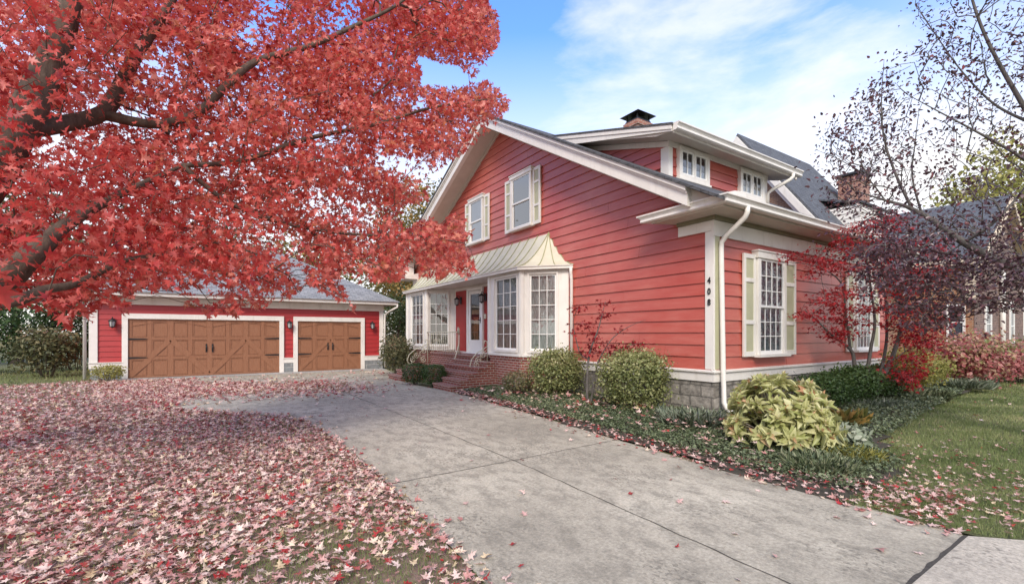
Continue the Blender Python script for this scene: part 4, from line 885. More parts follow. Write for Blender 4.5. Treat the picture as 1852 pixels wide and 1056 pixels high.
mch = [([tz(-.1), tz(.25), tz(.9, .05), tz(1.7, .12)], [.46, .33, .27, .26]),
       (A((-270, 520, 5.0), (-120, 440, 4.9), (-20, 330, 4.8), (35, 230, 4.8), (75, 150, 4.9), (105, 80, 5.0), (128, 0, 5.1), (170, -160, 5.4), (240, -400, 5.8)), [.23, .18, .165, .155, .14, .125, .11, .08, .03]),
       (A((-290, 590, 5.0), (-140, 560, 4.6), (0, 508, 4.4), (45, 472, 4.4), (82, 440, 4.5), (130, 400, 4.7), (220, 350, 5.1), (330, 300, 5.6)), [.17, .14, .12, .105, .085, .06, .04, .015]),
       (A((35, 235, 4.8), (110, 225, 5.2), (185, 205, 5.6), (215, 160, 5.8), (250, 95, 6.0), (300, 20, 6.2), (380, -120, 6.5)), [.10, .09, .085, .08, .07, .05, .02]),
       (A((185, 207, 5.6), (280, 225, 5.8), (355, 205, 6.0), (400, 165, 6.2), (462, 112, 6.4), (560, 84, 6.7), (640, 48, 7.0), (720, 8, 7.2), (800, -60, 7.4)), [.07, .055, .05, .055, .045, .04, .032, .022, .01]),
       (A((-60, 540, 4.5), (20, 546, 4.3), (80, 524, 4.4), (140, 512, 4.6), (230, 470, 5.0), (330, 455, 5.4)), [.07, .055, .045, .038, .025, .012]),
       (A((330, 300, 5.6), (440, 290, 6.2), (560, 250, 6.7), (680, 225, 7.1), (780, 195, 7.4), (880, 180, 7.6)), [.03, .035, .032, .025, .018, .008]),
       (A((330, 300, 5.6), (420, 370, 6.0), (540, 410, 6.5), (660, 425, 6.9), (770, 428, 7.2), (840, 440, 7.3)), [.03, .03, .026, .02, .014, .007]),
       (A((-270, 520, 5.0), (-420, 380, 5.3), (-560, 150, 5.6), (-620, -150, 6)), [.18, .14, .09, .03])]
cl_in = frustum_clusters([(max(-60, min(x, 940)), max(-60, y)) for x, y in MP], 3000, maple_depth, (-.45, 2.1))
def screen_ok(p, poly, tol=0):
    x, y, d = proj(p); return in_poly(x, y, poly)
x, y, d_ = proj(cl_in)
gap = vnoise(np.stack([x / 120., y / 60.], 1), 1.25, 3)
keep = gap > .33
for pts, rad in mch[1:]:                       # leaves stand off the bare main limbs
    o_, r_ = cr_spline(pts, rad)
    for q_, rr_ in zip(o_, r_):
        if rr_ < .022: continue
        lx, ly, ld = proj(q_); near_ = (np.hypot(x - lx, y - ly) < 34 + rr_ * 825 / ld) & (d_ < ld + .25); keep &= ~(near_ & (RNG.random(len(keep)) < .22))
cl_in = cl_in[keep]
cl_out = frustum_clusters([(-900, -650), (940, -650), (900, -60), (-60, -60), (-60, 580), (-900, 640)], 230, maple_depth, (-.6, 2.6))
allc = np.vstack([cl_in, cl_out]); allc = allc[screen_ok(allc, MP)]
wood('trunk', mch, allc, M['bark'], maple, tb, .0035, 2.5, .03, .07)
p, nr, tp, sz = cluster_leaves(cl_in, 27, (.19, .19, .075), .074, .35, .9, .35, tb)
p2, n2, t2, s2 = cluster_leaves(cl_out, 16, (.30, .30, .12), .13, .4, .9, .35, tb)
p, nr, tp, sz = np.vstack([p, p2]), np.vstack([nr, n2]), np.vstack([tp, t2]), np.concatenate([sz, s2])
k = screen_ok(p, MP); p, nr, tp, sz = p[k], nr[k], tp[k], sz[k]
tint = vnoise(p, .55, 5) * .62 + .14 + RNG.normal(size=len(p)) * .17
leaves('crown', MAPLE, p, nr, tp, sz, tint, M['maple'], maple)

# --- purple leaved plum on the right
pb = at(2010, 604, 6.2); pb[2] = 0
plum = empty('plum_tree', 'purple-leaved plum tree with sparse upper twigs at the right edge', 'tree', tuple(pb))
pch = [([pb, pb + np.array([0, 0, .8]), at(1990, 500, 6.2)], [.17, .13, .12]),
       (A((1990, 540, 6.2), (1900, 518, 6.2), (1852, 492, 6.2), (1795, 466, 6.25), (1742, 438, 6.3), (1692, 402, 6.4), (1645, 376, 6.5), (1600, 362, 6.6), (1545, 345, 6.8)), [.11, .09, .082, .075, .062, .05, .036, .022, .006]),
       (A((1650, 378, 6.5), (1622, 320, 6.6), (1600, 255, 6.7), (1594, 190, 6.8), (1599, 108, 6.9)), [.028, .024, .018, .012, .003]),
       (A((1668, 390, 6.45), (1650, 320, 6.5), (1655, 260, 6.5), (1662, 200, 6.5)), [.022, .016, .01, .004]),
       (A((1602, 364, 6.6), (1565, 318, 6.7), (1520, 290, 6.8), (1478, 272, 6.9)), [.016, .012, .008, .003]),
       (A((1990, 500, 6.2), (1950, 380, 6.2), (1895, 268, 6.2), (1850, 190, 6.2), (1803, 108, 6.2), (1768, 30, 6.2), (1740, -70, 6.3), (1700, -220, 6.5)), [.10, .075, .055, .04, .03, .024, .016, .006]),
       (A((1935, 350, 6.2), (1852, 288, 6.1), (1780, 246, 6.1), (1705, 206, 6.2), (1642, 172, 6.3)), [.035, .026, .02, .012, .004]),
       (A((1870, 225, 6.2), (1800, 190, 6.4), (1740, 130, 6.5), (1690, 60, 6.6), (1655, 10, 6.7)), [.03, .02, .014, .009, .003]),
       (A((1980, 440, 6.2), (2050, 250, 6.4), (2040, 20, 6.5), (1980, -250, 6.8)), [.08, .06, .04, .01]),
       (A((1742, 440, 6.3), (1800, 400, 6.0), (1860, 330, 5.9), (1900, 250, 5.8)), [.03, .024, .016, .006])]
XL = [(1478, 282), (1500, 215), (1545, 192), (1590, 118), (1612, 118), (1640, 175), (1655, 385), (1500, 392)]
pch = [(a_, [r_ * (.72 if k_ else 1) for r_ in b_]) for k_, (a_, b_) in enumerate(pch)]
SPX = [(1478, 280), (1500, 215), (1545, 195), (1585, 125), (1605, 108), (1622, 175), (1640, 150), (1652, 80), (1655, -10), (1690, -120), (2250, -350), (2250, 450), (1620, 430), (1500, 390)]
dconst = lambda v: (lambda px, py: np.full(np.shape(px), v))
c1 = np.vstack([frustum_clusters(SPX, 1200, dconst(6.3), (-.8, 1.0), False), frustum_clusters(XL, 110, dconst(6.7), (-.5, .5), False)])
DNX = [(1535, 455), (1600, 432), (1700, 450), (1800, 458), (2050, 478), (2050, 588), (1850, 562), (1760, 564), (1715, 592), (1650, 602), (1605, 566), (1560, 530)]
MDX = [(1500, 405), (1560, 375), (1700, 385), (1852, 390), (2050, 410), (2050, 490), (1700, 462), (1520, 455)]
c3 = frustum_clusters(MDX, 130, dconst(6.3), (-.8, .9), False)
c2 = frustum_clusters(DNX, 320, dconst(6.2), (-.9, .9), False)
wood('trunk', pch, np.vstack([c1, c3, c2]), M['bark_grey'], plum, pb, .0036, 2.5, .02, .06)
p, nr, tp, sz = cluster_leaves(c1, 9, (.10, .10, .09), .052, .3, 1., .3); p2, n2, t2, s2 = cluster_leaves(c2, 28, (.17, .17, .04), .058, .8, .55, .25); p4, n4, t4, s4 = cluster_leaves(c3, 14, (.13, .13, .05), .055, .5, .8, .3)
k = screen_ok(p2, DNX) | (RNG.random(len(p2)) < .25); p2, n2, t2, s2 = p2[k], n2[k], t2[k], s2[k]
p, nr, tp, sz = np.vstack([p, p2, p4]), np.vstack([nr, n2, n4]), np.vstack([tp, t2, t4]), np.concatenate([sz, s2, s4])
leaves('crown', OVATE, p, nr, tp, sz, RNG.random(len(p)) * .75 + .35 * vnoise(p, 1.6, 8) - .1, M['purple'], plum)

# --- scarlet Japanese maple before the front wall
jb = at(1568, 728, 9.9); jb[2] = .12
jm_ = empty('japanese_maple', 'small scarlet multi-stem Japanese maple before the second front window', 'tree', tuple(jb))
J = lambda *q: A(*[(a, b, d) for a, b, d in q])
jch = [([jb] + J((1590, 690, 9.9), (1612, 650, 9.8), (1628, 600, 9.7), (1640, 545, 9.6), (1650, 490, 9.6)), [.065, .058, .045, .034, .022, .008]),
       ([jb] + J((1568, 680, 9.9), (1575, 630, 9.9), (1582, 580, 9.9), (1572, 500, 9.9), (1560, 420, 9.9)), [.05, .04, .032, .026, .018, .006]),
       (J((1585, 700, 9.9), (1598, 650, 10), (1604, 600, 10.1), (1600, 530, 10.2), (1590, 430, 10.3)), [.04, .032, .026, .016, .006]),
       (J((1548, 700, 10.1), (1545, 655, 10.1), (1538, 632, 10.1), (1505, 606, 10), (1478, 580, 9.9), (1455, 560, 9.9)), [.045, .04, .034, .022, .014, .005]),
       (J((1538, 632, 10.1), (1530, 570, 10.1), (1520, 510, 10), (1470, 480, 9.9), (1410, 474, 9.8)), [.03, .022, .016, .01, .004])]
JP = [[(1398, 462), (1450, 458), (1490, 440), (1540, 402), (1570, 382), (1625, 375), (1650, 410), (1610, 470), (1520, 500), (1470, 505), (1440, 485), (1400, 486)],
      [(1432, 572), (1470, 532), (1530, 510), (1570, 540), (1570, 600), (1540, 640), (1490, 600)],
      [(1580, 545), (1640, 530), (1700, 560), (1722, 600), (1680, 640), (1640, 625), (1590, 600)],
      [(1610, 652), (1640, 632), (1680, 640), (1668, 672), (1640, 705), (1628, 690)],
      [(1560, 440), (1700, 430), (1720, 520), (1600, 540), (1550, 510)]]
jc = np.vstack([frustum_clusters(q, n_, dconst(9.9), (-.7, .7), False) for q, n_ in zip(JP, (95, 60, 80, 30, 90))])
wood('trunk', jch, jc, M['bark_grey'], jm_, jb, .0028, 2.4, .014, .05)
p, nr, tp, sz = cluster_leaves(jc, 27, (.13, .13, .04), .07, .8, .6, .3)
leaves('crown', MAPLE_LO, p, nr, tp, sz, RNG.random(len(p)) * .8 + .5 * (vnoise(p, 1.3, 4) - .4), M['jmaple'], jm_, .8)

# --- thin red-leaved sapling against the gable
sb = at(1063, 732, 9.7); sb[2] = .12
sap = empty('sapling', 'thin nearly bare sapling with dark red leaves between two boxwoods', 'tree', tuple(sb))
sch = [([sb] + A((1062, 690, 9.7), (1066, 640, 9.7), (1082, 595, 9.7), (1095, 545, 9.7)), [.032, .028, .022, .014, .004]),
       ([sb + np.array([.05, -.03, 0])] + A((1075, 690, 9.7), (1082, 655, 9.7), (1105, 615, 9.7), (1135, 592, 9.6), (1168, 578, 9.6)), [.024, .02, .016, .011, .007, .003]),
       (A((1066, 650, 9.7), (1050, 640, 9.7), (1041, 610, 9.7), (1037, 580, 9.75), (1046, 556, 9.8)), [.016, .012, .009, .007, .003]),
       (A((1080, 655, 9.7), (1110, 640, 9.6), (1140, 625, 9.6), (1162, 620, 9.6)), [.012, .009, .006, .003])]
sc_ = np.vstack([A((a, b, 9.65)) for a, b in ((1040, 560), (1052, 584), (1038, 600), (1068, 602), (1074, 612), (1066, 626), (1088, 618), (1104, 622), (1120, 596), (1094, 548), (1090, 572), (1098, 566), (1110, 640), (1122, 634), (1133, 630), (1146, 624), (1158, 622), (1082, 636), (1096, 644), (1108, 632), (1062, 640), (1128, 640), (1070, 590), (1047, 556))])
wood('trunk', sch, sc_, M['bark_grey'], sap, sb, .002, 2.4, .008)
p, nr, tp, sz = cluster_leaves(sc_, 20, (.085, .085, .035), .072, .6, .8, .5)
leaves('crown', MAPLE_LO, p, nr, tp, sz, RNG.random(len(p)) * .34, M['jmaple'], sap, .9)

# --- shrubs
def shrub(name, label, x, y, rx, ry, h, n, size, mat, tpl=DIAMOND, z0=None, group=None, flat=2.6, lump=.12, stems=9, cat='shrub', bare=.12, wide=1., sprig=.05, bark='bark_twig', up=.3, shell=.8):
    z0 = float(bed_z(x, y)) if z0 is None else z0
    o = empty(name, label, cat, (x, y, z0), group)
    d = rsph(n); d[:, 2] = np.abs(d[:, 2]) * np.where(RNG.random(n) < .62, 1., -.95)
    d = unit(d); q = (np.abs(d[:, 0]) ** flat + np.abs(d[:, 1]) ** flat + np.abs(d[:, 2]) ** flat) ** (-1 / flat)
    rad = q * (1 - lump + 2 * lump * vnoise(d, 2.6, int(x * 100) % 97)) * (1 - (1 - shell) * RNG.random(n) ** .7) * (1 + sprig * np.abs(RNG.normal(size=n)) * (RNG.random(n) < .3))
    zc = h * .52; p = np.stack([d[:, 0] * rad * rx, d[:, 1] * rad * ry, zc + d[:, 2] * rad * np.where(d[:, 2] > 0, h - zc, zc - bare * h)], 1) + np.array([x, y, z0])
    nr = d * .9 + RNG.normal(size=(n, 3)) * .75 + np.array([0, 0, up]); tp = d * .6 + RNG.normal(size=(n, 3)) * .7 + np.array([0, 0, .25])
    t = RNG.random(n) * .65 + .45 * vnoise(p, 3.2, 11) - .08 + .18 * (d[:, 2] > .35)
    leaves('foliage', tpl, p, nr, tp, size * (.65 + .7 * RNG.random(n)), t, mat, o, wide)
    m = MB()
    for i in range(stems):
        a = 2 * pi * i / stems + RNG.random(); e = np.array([x + cos(a) * rx * .62, y + sin(a) * ry * .62, z0 + h * (.6 + .25 * RNG.random())]); s = np.array([x + cos(a) * rx * .12, y + sin(a) * ry * .12, z0 - .03])
        m.tube([s, (s + e) / 2 + RNG.normal(size=3) * .05, e], [.016, .011, .005], 5)
    m.build('stem', M[bark], o); return o
GB = 'clipped yellow-green boxwoods along the gable wall'
shrub('boxwood_shrub', 'rounded yellow-green boxwood to the right of the thin sapling', 7.05, 6.28, .67, .65, 1.16, 9500, .048, M['boxwood'], OVATE, group=GB, wide=1.3, lump=.17, flat=3.2, sprig=.14, shell=.62, bare=-.02)
shrub('boxwood_shrub', 'bushy yellow-green boxwood against the brick of the right bay, left of the sapling', 6.98, 8.62, .66, .64, 1.12, 8000, .048, M['boxwood'], OVATE, group=GB, wide=1.3, lump=.2, flat=2.8, sprig=.16, shell=.6, bare=-.02)
shrub('low_shrub', 'small brownish shrub at the foot of the brick bay', 6.32, 9.35, .42, .45, .62, 1800, .05, M['olivebush'], group=None, shell=.5)
GH = 'small dark hedges between the brick steps'
shrub('hedge', 'dark green clipped hedge block beside the right brick steps', 5.72, 13.08, .34, .34, .66, 2600, .045, M['hedge'], group=GH, z0=0., flat=4.5, lump=.06)
shrub('hedge', 'dark green clipped hedge block beside the left brick steps', 5.42, 13.85, .36, .36, .66, 2600, .045, M['hedge'], group=GH, z0=0., flat=4.5, lump=.06)
shrub('flowering_shrub', 'pale-flowered loose shrub between the garage and the brick steps', 6.1, 17.4, .7, .8, 1.55, 2600, .085, M['olivebush'], OVATE, z0=0., shell=.5, lump=.2, sprig=.15)
shrub('low_shrub', 'small olive shrub at the left stone pier of the garage', -2.95, 20.55, .5, .4, .58, 1300, .06, M['golden'], z0=0., shell=.5)
GF = 'dark green shrubs under the front wall'
shrub('evergreen_shrub', 'dark green shrub under the first front window', 10.35, 4.25, .62, .5, .70, 3600, .055, M['hedge'], OVATE, group=GF, shell=.55, lump=.18, sprig=.12)
shrub('evergreen_shrub', 'dark green shrub between the two front windows', 11.5, 4.15, .72, .55, .82, 4200, .055, M['hedge'], OVATE, group=GF, shell=.55, lump=.18, sprig=.12)
shrub('evergreen_shrub', 'dark green shrub behind the stems of the Japanese maple', 12.95, 4.2, .7, .55, .80, 3800, .055, M['hedge'], OVATE, group=GF, shell=.55, lump=.18, sprig=.12)
shrub('golden_shrub', 'golden green shrub right of the Japanese maple stems', 14.75, 4.0, .85, .7, 1.15, 4200, .06, M['golden'], OVATE, shell=.5, lump=.2, sprig=.12)
shrub('red_shrub', 'spreading pinkish red autumn shrub beyond the house corner', 18.9, 4.0, 1.7, 1.3, 1.65, 6500, .10, M['viburnum'], OVATE, z0=0., shell=.35, lump=.28, sprig=.2, wide=1.2)
shrub('red_shrub', 'low crimson shrub before the dark brick wall', 22.2, 3.3, 1.4, 1.0, 1.25, 3600, .10, M['viburnum'], OVATE, z0=0., shell=.35, lump=.28, sprig=.2, wide=1.2)
shrub('silver_plant', 'silvery woolly plant at the right foot of the pale hydrangea', 7.35, 2.75, .34, .30, .26, 900, .11, M['silver'], OVATE, z0=.02, shell=.3, stems=3, cat='plant', bare=-.1)
# pale hydrangea: arching stems each ending in a rosette of large leaves
hx_, hy_ = 6.72, 3.32; hz_ = .05
hyd = empty('hydrangea', 'pale yellow-green hydrangea with large leaves at the house corner by the drive', 'shrub', (hx_, hy_, hz_))
HP, HN, HT, HS = [], [], [], []; hm = MB()
for i in range(170):
    d = unit(RNG.normal(size=3)); d[2] = abs(d[2]) * 1.05 - .12; d = unit(d); rr_ = (.80 + .22 * RNG.random()) * (1 if i < 125 else .62)
    e = np.array([hx_ + d[0] * .77 * rr_, hy_ + d[1] * .74 * rr_, hz_ + .17 + max(d[2], 0) * .78 * rr_ + .06 * RNG.random()]); s = np.array([hx_ + d[0] * .1, hy_ + d[1] * .1, hz_ - .03])
    hm.tube([s, (s + e) / 2 + np.array([0, 0, .06]), e], [.008, .007, .005], 5); ax = unit(d + np.array([0, 0, .35]))
    for ring, (nl, el, ls) in enumerate(((6, .25, .17), (5, .75, .125), (3, 1.25, .08))):
        for k in range(nl):
            th = 2 * pi * (k + .5 * ring) / nl + RNG.random() * .5; u = unit(np.cross(ax, [.3, .2, .9])); v = np.cross(ax, u); rdir = u * cos(th) + v * sin(th)
            tpv = unit(rdir * cos(el) + ax * sin(el)); HP.append(e - ax * .03 * (2 - ring)); HT.append(tpv); HN.append(ax * cos(el) - rdir * sin(el) + RNG.normal(size=3) * .2); HS.append(ls * (.75 + .5 * RNG.random()))
hm.build('stem', M['bark_twig'], hyd); HP = np.array(HP); HS = np.array(HS)
leaves('foliage', HOST, HP, np.array(HN), np.array(HT), HS * 1.0, .28 + RNG.random(len(HP)) * .5 + .25 * (HS < .12) + .35 * (RNG.random(len(HP)) < .06), M['hosta'], hyd, .82)
def clump(name, label, x, y, r, h, n, mat, wid=.012, z0=None, cat='plant'):
    z0 = float(bed_z(x, y)) if z0 is None else z0; o = empty(name, label, cat, (x, y, z0)); a = RNG.random(n) * 2 * pi; rr_ = r * np.sqrt(RNG.random(n)) * .6
    p = np.stack([x + cos_(a) * rr_, y + sin_(a) * rr_, np.full(n, z0)], 1); tp = np.stack([cos_(a) * .8, sin_(a) * .8, .5 + RNG.random(n)], 1) + RNG.normal(size=(n, 3)) * .25
    leaves('foliage', OVATE, p, np.cross(tp, rsph(n)), tp, h * (.7 + .6 * RNG.random(n)), RNG.random(n), mat, o, wid / h * 1.9); return o
cos_, sin_ = np.cos, np.sin
clump('grassy_plant', 'strappy green clump between the hydrangea and the drive edge', 5.95, 2.5, .6, .15, 900, M['ivy'], .012)
clump('grassy_plant', 'yellowing strappy clump right below the hydrangea', 6.75, 2.5, .5, .16, 700, M['golden'], .010, .01)
clump('feathery_plant', 'grey-green feathery plant at the foot of the downspout', 6.75, 4.75, .75, .24, 1100, M['silver'], .008)
clump('hosta', 'orange and yellow fading hosta right of the hydrangea', 8.75, 3.35, .42, .26, 130, M['autumn'], .09)
clump('grassy_plant', 'bluish grassy clump under the Japanese maple', 11.4, 3.7, .8, .17, 1100, M['silver'], .012)
clump('grassy_plant', 'dark strappy clump before the golden shrub', 14.0, 3.75, .9, .2, 1000, M['ivy'], .016)
clump('flower_border', 'white and green low border plant beyond the lawn', 17.4, 3.7, .9, .25, 700, M['silver'], .03)

# --- trees and bushes behind
def bg_tree(name, label, x, y, crown, n, size, mat, th, cat='tree', group=None, tr=.16, bark='bark', per=22, sig=.42):
    o = empty(name, label, cat, (x, y, -.02), group); cs = []
    tot = sum(c[3] * c[4] * c[5] for c in crown)
    for cx, cy, cz, rx, ry, rz in crown:
        k = max(8, int(n / per * rx * ry * rz / tot)); d = rsph(k); r = RNG.random(k) ** .45 * (.8 + .4 * vnoise(d, 2.5, int(abs(x) * 10 + cz)))
        cs.append(np.stack([x + cx + d[:, 0] * r * rx, y + cy + d[:, 1] * r * ry, cz + d[:, 2] * r * rz], 1))
    cs = np.vstack(cs); top = max(c[2] + c[5] * .5 for c in crown)
    ch = [([np.array([x, y, -.1]), np.array([x + .05, y, th * .5]), np.array([x - .05, y + .05, th]), np.array([x + .1, y, (th + top) / 2]), np.array([x, y, top])], [tr * 1.5, tr, tr * .85, tr * .5, tr * .12])]
    wood('trunk', ch, cs[::3], M[bark], o, (x, y, th), .008, 2.3, .06, .06)
    p, nr, tp, sz = cluster_leaves(cs, per, (sig, sig, sig * .7), size, .4, .9, .2)
    leaves('crown', DIAMOND, p, nr, tp, sz, .5 * RNG.random(len(p)) + .75 * vnoise(p, .9, int(x * 7) % 50) - .12, mat, o, 1.5); return o
bg_tree('autumn_tree', 'tall orange and green autumn tree rising behind the left gable slope', 12.4, 31, [(0, 0, 8.5, 3.6, 3.6, 4.4), (-1, 0, 4.6, 3.2, 3, 3.0), (-3.2, -1.5, 5.0, 2.6, 2.4, 2.6)], 13000, .20, M['autumn'], 2.5)
bg_tree('small_tree', 'dark green small tree with bare stems right of the garage', 8.9, 25.2, [(0, 0, 3.0, 1.3, 1.3, 1.0), (.4, .6, 2.2, 1.2, 1.2, .6)], 2600, .13, M['deepgreen'], 1.6, tr=.07)
bg_tree('bush', 'broad green bush in the gap behind the garage corner', 10.5, 28.0, [(0, 0, 1.2, 2.2, 1.2, 1.4)], 3000, .16, M['olivebush'], .5, 'bush', tr=.06)
GT = 'trees beyond the back yard'
for i, (x, y, h, r, mt, lab) in enumerate([(-15.5, 33, 9, 4.2, 'deepgreen', 'dark green tree farthest left beyond the back yard'), (-9, 36, 11, 4.5, 'olivebush', 'olive autumn tree left of the garage roof'), (-1, 40, 10, 4.6, 'deepgreen', 'dark green tree behind the left half of the garage roof'),
                                            (6, 41, 9.5, 4.2, 'autumn', 'yellowing tree behind the right half of the garage roof'), (18, 42, 9, 4.5, 'deepgreen', 'dark green tree behind the autumn tree')]):
    bg_tree('background_tree', lab, x, y, [(0, 0, h * .58, r, r, h * .42)], 6000, .26, M[mt], 2, group=GT, tr=.22, sig=.6)
GBu = 'bushes left of the garage'
for x, y, rx, h, n, mt, lab in [(-5.1, 23.6, 1.0, 1.9, 2200, 'olivebush', 'loose twiggy bush beside the left corner of the garage'), (-7.6, 26.5, 1.9, 3.3, 5200, 'hedge', 'tall dark green bush left of the garage'), (-10.9, 26.0, 1.9, 2.9, 5000, 'olivebush', 'reddish olive bush at the left edge of the yard'),
                                 (-5.0, 27.5, 1.6, 3.4, 5000, 'deepgreen', 'deep green bush hard behind the garage left wall'), (-9.2, 23.3, 1.0, 1.3, 2600, 'deepgreen', 'low dark bush at the left edge of the lawn'), (-14.5, 27, 2.2, 3.4, 4000, 'hedge', 'dark green bush beyond the left edge')]:
    shrub('bush', lab, x, y, rx, rx * .8, h, n, .13, M[mt], OVATE, z0=-.02, group=GBu, shell=.45, lump=.25, sprig=.18, cat='bush', stems=14)
bg_tree('yellow_tree', 'yellow-green tree behind the dark brick house at the right', 37.5, 6.4, [(0, 0, 8.3, 3.2, 3.2, 4.2)], 7000, .24, M['golden'], 3)
bg_tree('background_tree', 'dark tree between the two brick houses', 33, 17, [(0, 0, 5, 4, 4, 4.0)], 5000, .26, M['olivebush'], 2, group=GT, sig=.6)
# fallen branches of ground cover, grass and leaves
def ground_pts(poly, dens, dref=5., dmax=60, marg=600):
    """points on the ground, thinner with distance from the drive mouth"""
    p = np.array(poly); lo, hi = p.min(0), p.max(0); area = np.prod(hi - lo); n = int(area * dens); q = lo + RNG.random((n, 2)) * (hi - lo)
    q = q[in_poly(q[:, 0], q[:, 1], poly)]; d = np.hypot(q[:, 0], q[:, 1]); keep = RNG.random(len(q)) < np.clip((dref / np.maximum(d, .1)) ** 2, 0, 1); q = q[keep]
    x, y, dd = proj(np.column_stack([q, np.zeros(len(q))])); k = (x > -marg) & (x < 1852 + marg) & (dd > .8) & (dd < dmax); return q[k], np.hypot(q[k][:, 0], q[k][:, 1])
def grass(name, poly, dens, h, mat, dref=4.2, z=0., wmul=1., thin=None):
    q, d = ground_pts(poly, dens, dref); 
    if thin is not None: k = RNG.random(len(q)) < thin(q); q, d = q[k], d[k]
    n = len(q); sc = np.maximum(1, d / dref); tp = RNG.normal(size=(n, 3)) * .42 + np.array([0, 0, 1.]); nr = rsph(n) * np.array([1, 1, .2])
    hh = h * (.5 + .8 * RNG.random(n)) * np.minimum(sc, 1.6) ** .5; w_ = .0042 * sc * wmul
    A_ = frames(nr, tp); tv = BLADE[0]; L = np.stack([tv[None, :, 0] * w_[:, None], tv[None, :, 1] * hh[:, None], np.zeros((n, 3))], 2)
    V = np.einsum('nki,nij->nkj', L, A_) + np.column_stack([q, np.full(n, z) if np.isscalar(z) else z(q)])[:, None]
    t = .25 + .3 * RNG.random(n) + .75 * (vnoise(q, 1.3, 21) - .45) + .35 * (vnoise(q, 4., 22) - .5) + .4 * (RNG.random(n) < .08)
    o = raw_mesh(name, V.reshape(-1, 3), np.arange(n * 3).reshape(-1, 3), np.clip(t, 0, 1), mat, None, np.zeros(3)); return setkind(o, 'stuff')
grass('lawn_grass', LAWN_R, 10500, .042, M['grass'], 5.0, thin=lambda q: .35 + .9 * vnoise(q, 2.2, 35))
grass('left_lawn_grass', LAWN_L, 5200, .05, M['grass'], 4.0, thin=lambda q: .14 + .25 * vnoise(q, 1.5, 31) + .75 * np.exp(-((q[:, 0] - .75) / .9) ** 2 - ((q[:, 1] - 3.4) / .85) ** 2))
grass('back_yard_grass', [(-20, 18.5), (-3.2, 20.8), (-3.6, 30), (-20, 30)], 900, .10, M['grass'], 9., wmul=1.2)
def litter(name, q, size, mat=None, lift=.03, z=None, tintf=None, tilt=.45):
    n = len(q); d = np.hypot(q[:, 0], q[:, 1]); zz = (np.zeros(n) if z is None else z(q)) + .006 + lift * RNG.random(n)
    nr = np.array([0, 0, 1.]) + RNG.normal(size=(n, 3)) * tilt * np.array([1, 1, .2]); nr[RNG.random(n) < .3, 2] *= -1
    near = d < 6.5; pos = np.column_stack([q, zz]); tp = RNG.normal(size=(n, 3)) * np.array([1, 1, .05]); t = RNG.random(n) if tintf is None else tintf(q)
    sz = size * (.55 + .75 * RNG.random(n)) * np.clip(d / 8, 1, 1.5)
    t = np.clip(t, 0, 1)
    o = []
    for k, tpl in ((near, MAPLE), (~near, MAPLE_LO)):
        if k.sum(): o.append((tpl, pos[k], nr[k], tp[k], sz[k], t[k]))
    # one mesh
    Vs, Fs, Ts = [], [], []; c0_ = 0
    for tpl, P_, N_, T_, S_, TT in o:
        tv, tf = tpl; A_ = frames(N_, T_); cur = RNG.uniform(-.9, 2.6, size=len(P_)); L = tv[None] * S_[:, None, None]; L[:, :, 2] *= cur[:, None]
        V = np.einsum('nki,nij->nkj', L, A_) + P_[:, None]; V[:, :, 2] = np.maximum(V[:, :, 2], P_[:, None, 2] - .004 - .5 * lift * 0); Vs.append(V.reshape(-1, 3)); k_ = len(tv)
        Fs.append((tf[None] + (np.arange(len(P_)) * k_)[:, None, None]).reshape(-1, 3) + c0_); Ts.append(np.repeat(TT, len(tf))); c0_ += len(P_) * k_
    return setkind(raw_mesh(name, np.vstack(Vs), np.vstack(Fs), np.concatenate(Ts), mat or M['fallen'], None, np.zeros(3)), 'stuff')
def tint_l(q): return RNG.random(len(q)) * .95 + .16 * (vnoise(q, .8, 41) - .5)
q, d = ground_pts(LAWN_L, 900, 7.5); cov = np.where(d > 6.5, 1., .58 + 1.1 * (vnoise(q, 1.6, 33) - .30)); edge = np.clip((q[:, 1] - 2) / 3, 0, 1)
bare_ = np.exp(-((q[:, 0] - .75) / .8) ** 2 - ((q[:, 1] - 3.4) / .75) ** 2); cov = cov - .75 * bare_ * (.4 + 1.2 * vnoise(q, 2.6, 37)); q = q[RNG.random(len(q)) < np.clip(cov, .10, 1)]
litter('fallen_leaves', q, .056, None, .045, tintf=tint_l)
# leaves drifted over the drive: a band before the garage, scattered singles elsewhere
q = sample_poly(DRIVE, 60000); n1 = vnoise(q, .75, 51); band = np.exp(-((q[:, 1] - (15.6 - .35 * (q[:, 0] - 1))) / 1.7) ** 2) * np.clip((4.3 - q[:, 0]) / 2.2, 0, 1) + np.clip((-.2 - q[:, 0]) / 1.2, 0, 1) * (q[:, 1] > 12.5)
lft = np.exp(-np.clip(q[:, 0] - np.interp(q[:, 1], [1, 3, 7.5, 9, 10, 10.75, 11.5, 12.6, 14.2], [1.35, 1.5, 1.56, 1.45, 1.1, .45, -.3, -1, -1.9]), 0, 9) / .09) * .35
rgt = np.exp(-np.clip(np.interp(q[:, 1], [1, 3.6, 5.1, 7.5, 10.5, 12.6], [5.0, 5.06, 5.15, 5.35, 5.55, 5.45]) - q[:, 0], 0, 9) / .10) * .35 * (q[:, 1] < 11)
pr = np.clip(band * (.35 + .9 * n1), 0, .9) + lft + rgt + .0025 + .05 * (q[:, 1] > 12.3) * n1
q = q[RNG.random(len(q)) < np.clip(pr, 0, 1)]
litter('driveway_leaves', q, .064, None, .012, tintf=tint_l)
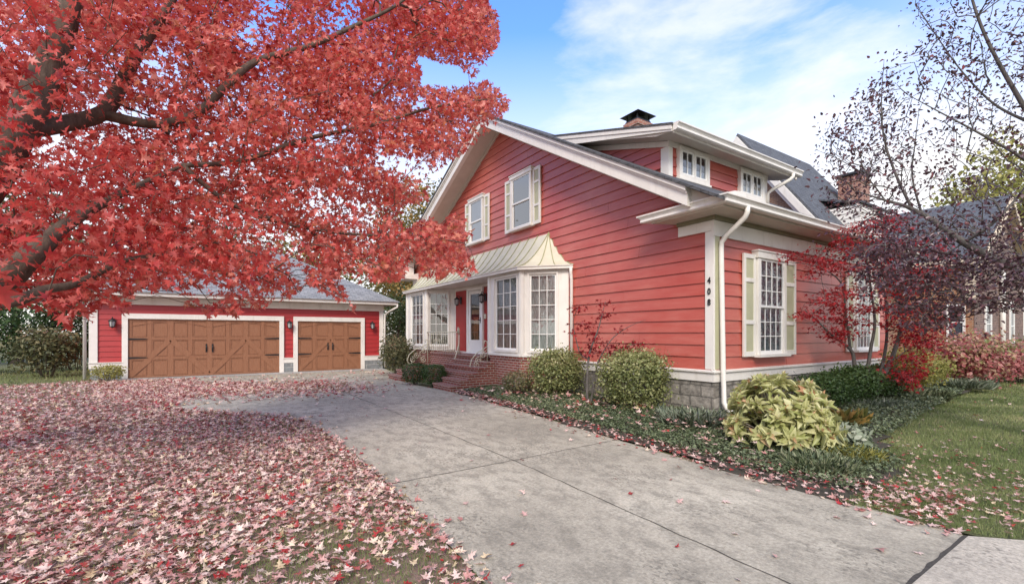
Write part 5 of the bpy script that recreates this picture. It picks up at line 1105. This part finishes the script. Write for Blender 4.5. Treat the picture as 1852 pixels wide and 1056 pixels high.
ED = [(5.02, 1.2), (5.04, 3.6), (5.12, 5.1), (5.32, 7.5), (5.5, 11.2), (5.85, 11.2), (5.62, 7.5), (5.45, 5.1), (5.45, 3.6), (5.9, 2.0), (6.3, 1.2)]
q = sample_poly(ED, 1300); litter('bed_edge_leaves', q, .050, None, .05, z=lambda q: bed_z(q[:, 0], q[:, 1]), tintf=lambda q: RNG.random(len(q)) * .8)
q, d = ground_pts(LAWN_R, 330, 6.5); k = RNG.random(len(q)) < np.clip(.95 - (q[:, 0] - 5) / 5.5, .06, .8) * (.35 + .9 * vnoise(q, 1.2, 61)); litter('scattered_leaves', q[k], .048, None, .05, tintf=tint_l)
def cover(name, poly, n, size, mat, hgt, tpl=OVATE, thin=None):
    q = sample_poly(poly, n)
    if thin is not None: q = q[RNG.random(n) < thin(q)]
    n = len(q); z = bed_z(q[:, 0], q[:, 1]) + hgt * RNG.random(n) * (.4 + 1.0 * vnoise(q, 2.2, 71)); nr = np.array([0, 0, .9]) + RNG.normal(size=(n, 3)) * .6; tp = RNG.normal(size=(n, 3)) + np.array([-.3, -.3, .1])
    return setkind(leaves(name, tpl, np.column_stack([q, z]), nr, tp, size * (.6 + .8 * RNG.random(n)), .15 + .55 * RNG.random(n) + .5 * (vnoise(q, 1.4, 73) - .45), mat, None, 1.3), 'stuff')
cover('ground_cover', [(5.3, 3.0), (5.45, 5.1), (5.62, 7.5), (5.75, 11.3), (6.6, 11.3), (7.7, 9.0), (7.8, 5.0), (7.8, 2.7), (6.9, 2.0), (5.4, 1.95)], 40000, .036, M['ivy'], .09)
cover('border_cover', [(7.6, 5.0), (16, 5.0), (17.5, 3.6), (14, 3.2), (11, 2.9), (8.6, 2.6), (7.2, 2.9)], 18000, .045, M['ivy'], .12)
q = sample_poly([(5.4, 3.0), (5.6, 7.5), (5.8, 11), (7.2, 9), (7.2, 4.4), (6.2, 2.6)], 420); litter('bed_leaves', q, .075, None, .03, z=lambda q: bed_z(q[:, 0], q[:, 1]) + .12, tintf=tint_l)
